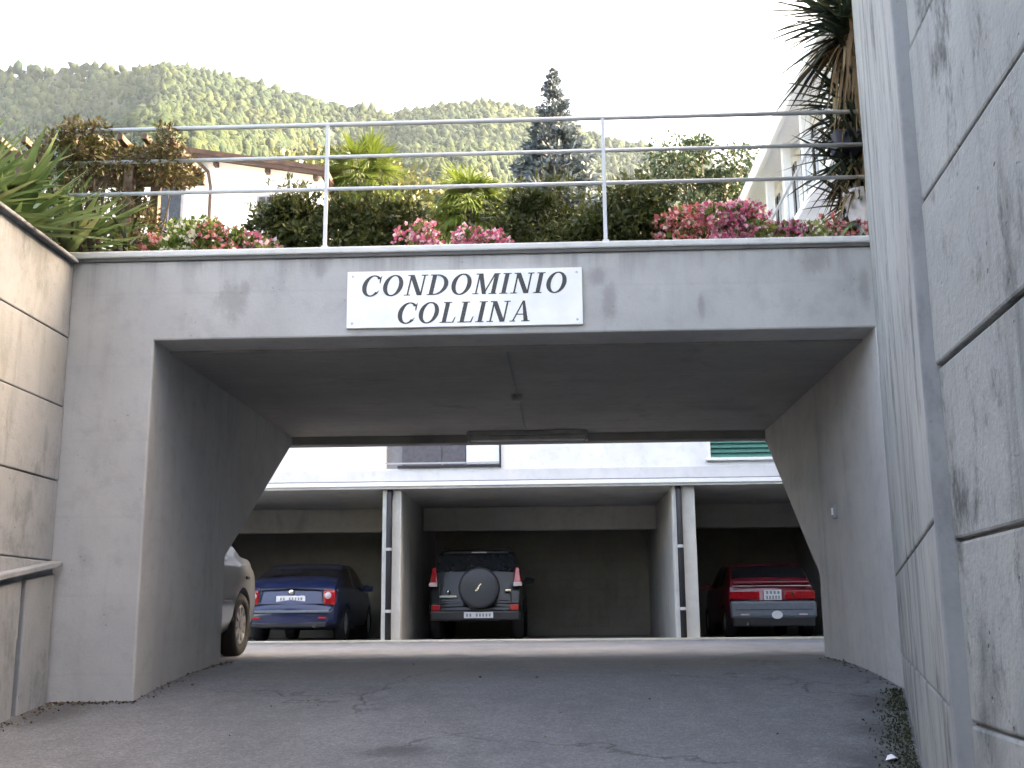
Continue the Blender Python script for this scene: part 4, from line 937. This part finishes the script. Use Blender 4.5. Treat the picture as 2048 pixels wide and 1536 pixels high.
struct(npmesh('leaf_litter', V, F, leafmat('dead leaf crumbs', (.05, .035, .02), (.14, .10, .06), (.2, .18, .1), .1, .9, 0)), 'stuff')
pz = zdrive(1.70, 6.12)
tag(mesh('paper_scrap', [(1.66, 6.10, pz+.006), (1.71, 6.09, pz+.02), (1.74, 6.13, pz+.008), (1.69, 6.16, pz+.025), (1.70, 6.12, pz+.035)], [(0, 1, 4), (1, 2, 4), (2, 3, 4), (3, 0, 4), (0, 3, 2, 1)], M['plate']), 'crumpled white paper scrap at the foot of the right wall', 'litter')

# ================================================================== MOUNTAIN
RIDGE = np.array([(-60, 21), (-45, 22.5), (-31.65, 24.77), (-28.43, 25.66), (-27.07, 25.82), (-25.46, 26.24), (-23.32, 26.5), (-20.35, 26.75), (-17.79, 26.46), (-14.64, 26.05), (-12.51, 25.92), (-10.9, 25.82), (-8.74, 25.68), (-6.83, 25.69), (-3.82, 25.9), (-1.35, 25.65), (.82, 25.05), (2.72, 24.5), (4.59, 24.01), (6.18, 23.5), (9.3, 22.36), (13.06, 20.82), (16.68, 19.47), (23.38, 17.18), (40, 13), (60, 11)])
SPUR = np.array([(-60, 0), (-40, 55), (-36, 70), (-29, -62), (-26, -60), (-17.2, 62), (-15.5, 66), (-11, -8), (-9.8, -14), (-3.2, 52), (-2, 55), (3, -20), (4.5, -25), (8, 20), (16, -30), (60, 0)])
def fbm(x, y, s, o=4):
    return mnoise.fractal(Vector((x*s, y*s, 3.7)), 1.0, 2.0, o)
def zfar(az, r_):
    Rr = 930 + 60*math.sin(az*.11); top_ = math.tan(R(np.interp(az, RIDGE[:, 0], RIDGE[:, 1])))*Rr - 6
    t = (r_-300)/(Rr-300)
    az2 = az + 5.0*(1-t)
    sp_ = np.interp(az2, SPUR[:, 0], SPUR[:, 1])
    x, y = r_*math.sin(R(az)), r_*math.cos(R(az))
    if t <= 1:
        base = 55 + (top_-55)*(max(0, t)**1.28)
        k = min(1, max(0, t)*3)*(1-t**5*.9)
        z = base + (sp_*1.8-18)*k + 24*k*fbm(x, y, .011) + 9*k*fbm(x+300, y, .035)
        cap = math.tan(R(np.interp(az, RIDGE[:, 0], RIDGE[:, 1])))*r_ - 34*min(1, (1-t)*4)      # spurs stay below the ridge line
        return z if z < cap-8 else cap-8+8*(1-math.exp(-(z-cap+8)/8))
    return top_ - 2 - (r_-Rr)*.6
def polar(name, azs, rs, zf, mat):
    v = []; 
    for r_ in rs:
        for a in azs: v.append((r_*math.sin(R(a)), r_*math.cos(R(a)), zf(a, r_)))
    n = len(azs); f = [(j*n+i, j*n+i+1, (j+1)*n+i+1, (j+1)*n+i) for j in range(len(rs)-1) for i in range(n-1)]
    return struct(mesh(name, v, f, mat, smooth=True))
m_for = plain('forest floor', (.016, .03, .013), .95, var=.4, scale=.05)
polar('mountain', np.arange(-46, 46.1, .7), list(np.arange(300, 990, 15))+[1010, 1060, 1150, 1300], zfar, m_for)
NEAR = np.array([(-60, 15), (-35, 17), (-20.98, 20.9), (-16.06, 22.6), (-13.49, 23.2), (-10.86, 23.5), (-8.7, 23.0), (-6.27, 21.9), (-4.11, 21.0), (-1.42, 20.2), (2.59, 19.6), (10, 18.5), (20, 16.5), (60, 12)])
def znear(az, r_):
    Rr = 270; top_ = math.tan(R(np.interp(az, NEAR[:, 0], NEAR[:, 1])))*Rr - 5; t = (r_-118)/(Rr-118)
    x, y = r_*math.sin(R(az)), r_*math.cos(R(az))
    if t <= 1: return 36 + (top_-36)*max(0, t) + 5*min(1, t*4)*(1-t)*fbm(x, y, .03)
    return top_ - (r_-Rr)*.35
polar('foothill', np.arange(-50, 50.1, 1.0), list(np.arange(118, 276, 8))+[290, 320, 380], znear, m_for)

# forest crowns: far ones as jittered lumps, near ones as leaf clumps
bm = bmesh.new(); bmesh.ops.create_icosphere(bm, subdivisions=1, radius=1); IV = np.array([v.co for v in bm.verts]); IF = np.array([[v.index for v in f.verts] for f in bm.faces]); bm.free()
def forest_mat():
    m, t, bs = newmat('mixed autumn forest'); b = NB(t); g = b.n("ShaderNodeNewGeometry"); rnd = g.outputs['Random Per Island']
    col = b.mix(rnd, (.008, .024, .015), (.036, .054, .019))
    big = b.noise(g.outputs['Position'], .012, 3, .5); col = b.mix(b.math('MULTIPLY', b.ramp(big, .45, .65), .55), col, (.052, .062, .019))
    nz = b.noise(g.outputs['Position'], .8, 4, .7); col = b.mix(b.ramp(nz, .35, .7), col, (.010, .019, .008))
    b.l(col, bs.inputs['Base Color']); bs.inputs['Roughness'].default_value = .9; bs.inputs['Specular IOR Level'].default_value = .1
    b.bump(nz, bs, .9, 1.2)
    return m
FM = forest_mat()
PV = []; PF = []; k = 0
NT = 46000
az_ = rng.uniform(-33, 31, NT); rr_ = np.sqrt(rng.uniform(400**2, 985**2, NT))
for a, r_ in zip(az_, rr_):
    z = zfar(a, r_); s = random.choice((1.3, 1.7, 2.2, 2.9))*random.uniform(.8, 1.2)*(.8+.4*r_/950); V = IV*(1+rng.normal(0, .26, (len(IV), 1)))*np.array([s, s, s*random.uniform(.9, 2.0)])
    PV.append(V + np.array([r_*math.sin(R(a)), r_*math.cos(R(a)), z+s*.4])); PF.append(IF+k); k += len(IV)
struct(npmesh('mountain_forest', np.concatenate(PV), np.concatenate(PF), FM), 'stuff')
parts = []
for _ in range(900):
    a = random.uniform(-26, 14); r_ = random.uniform(125, 300); s = random.uniform(2.0, 3.8); x, y = r_*math.sin(R(a)), r_*math.cos(R(a)); z = znear(a, r_)
    for kk in range(4):
        p = rng.normal(0, .45, 3)*s; C, N = ball(30, (x+p[0], y+p[1], z+s*.8+p[2]*.7), (s*.6, s*.6, s*.55), .7); parts.append(leaves(C, N, s*.42, .8, .6))
V, F = cat(parts); struct(npmesh('foothill_wood', V, F, leafmat('wooded foothill leaves', (.022, .036, .010), (.075, .085, .022), (.12, .11, .03), .15)), 'stuff')
for (az, r_) in ():
    pass

# ================================================================== HAZE
hm = bpy.data.materials.new('air haze'); hm.use_nodes = True; t = hm.node_tree; t.nodes.clear()
pv = t.nodes.new("ShaderNodeVolumePrincipled"); mo = t.nodes.new("ShaderNodeOutputMaterial"); t.links.new(pv.outputs[0], mo.inputs['Volume'])
pv.inputs['Color'].default_value = (.62, .80, 1.0, 1); pv.inputs['Density'].default_value = .00006; pv.inputs['Anisotropy'].default_value = .2
struct(MB().box(-1250, 1250, -60, 1320, -3.4, 520).build('haze', hm), 'stuff')
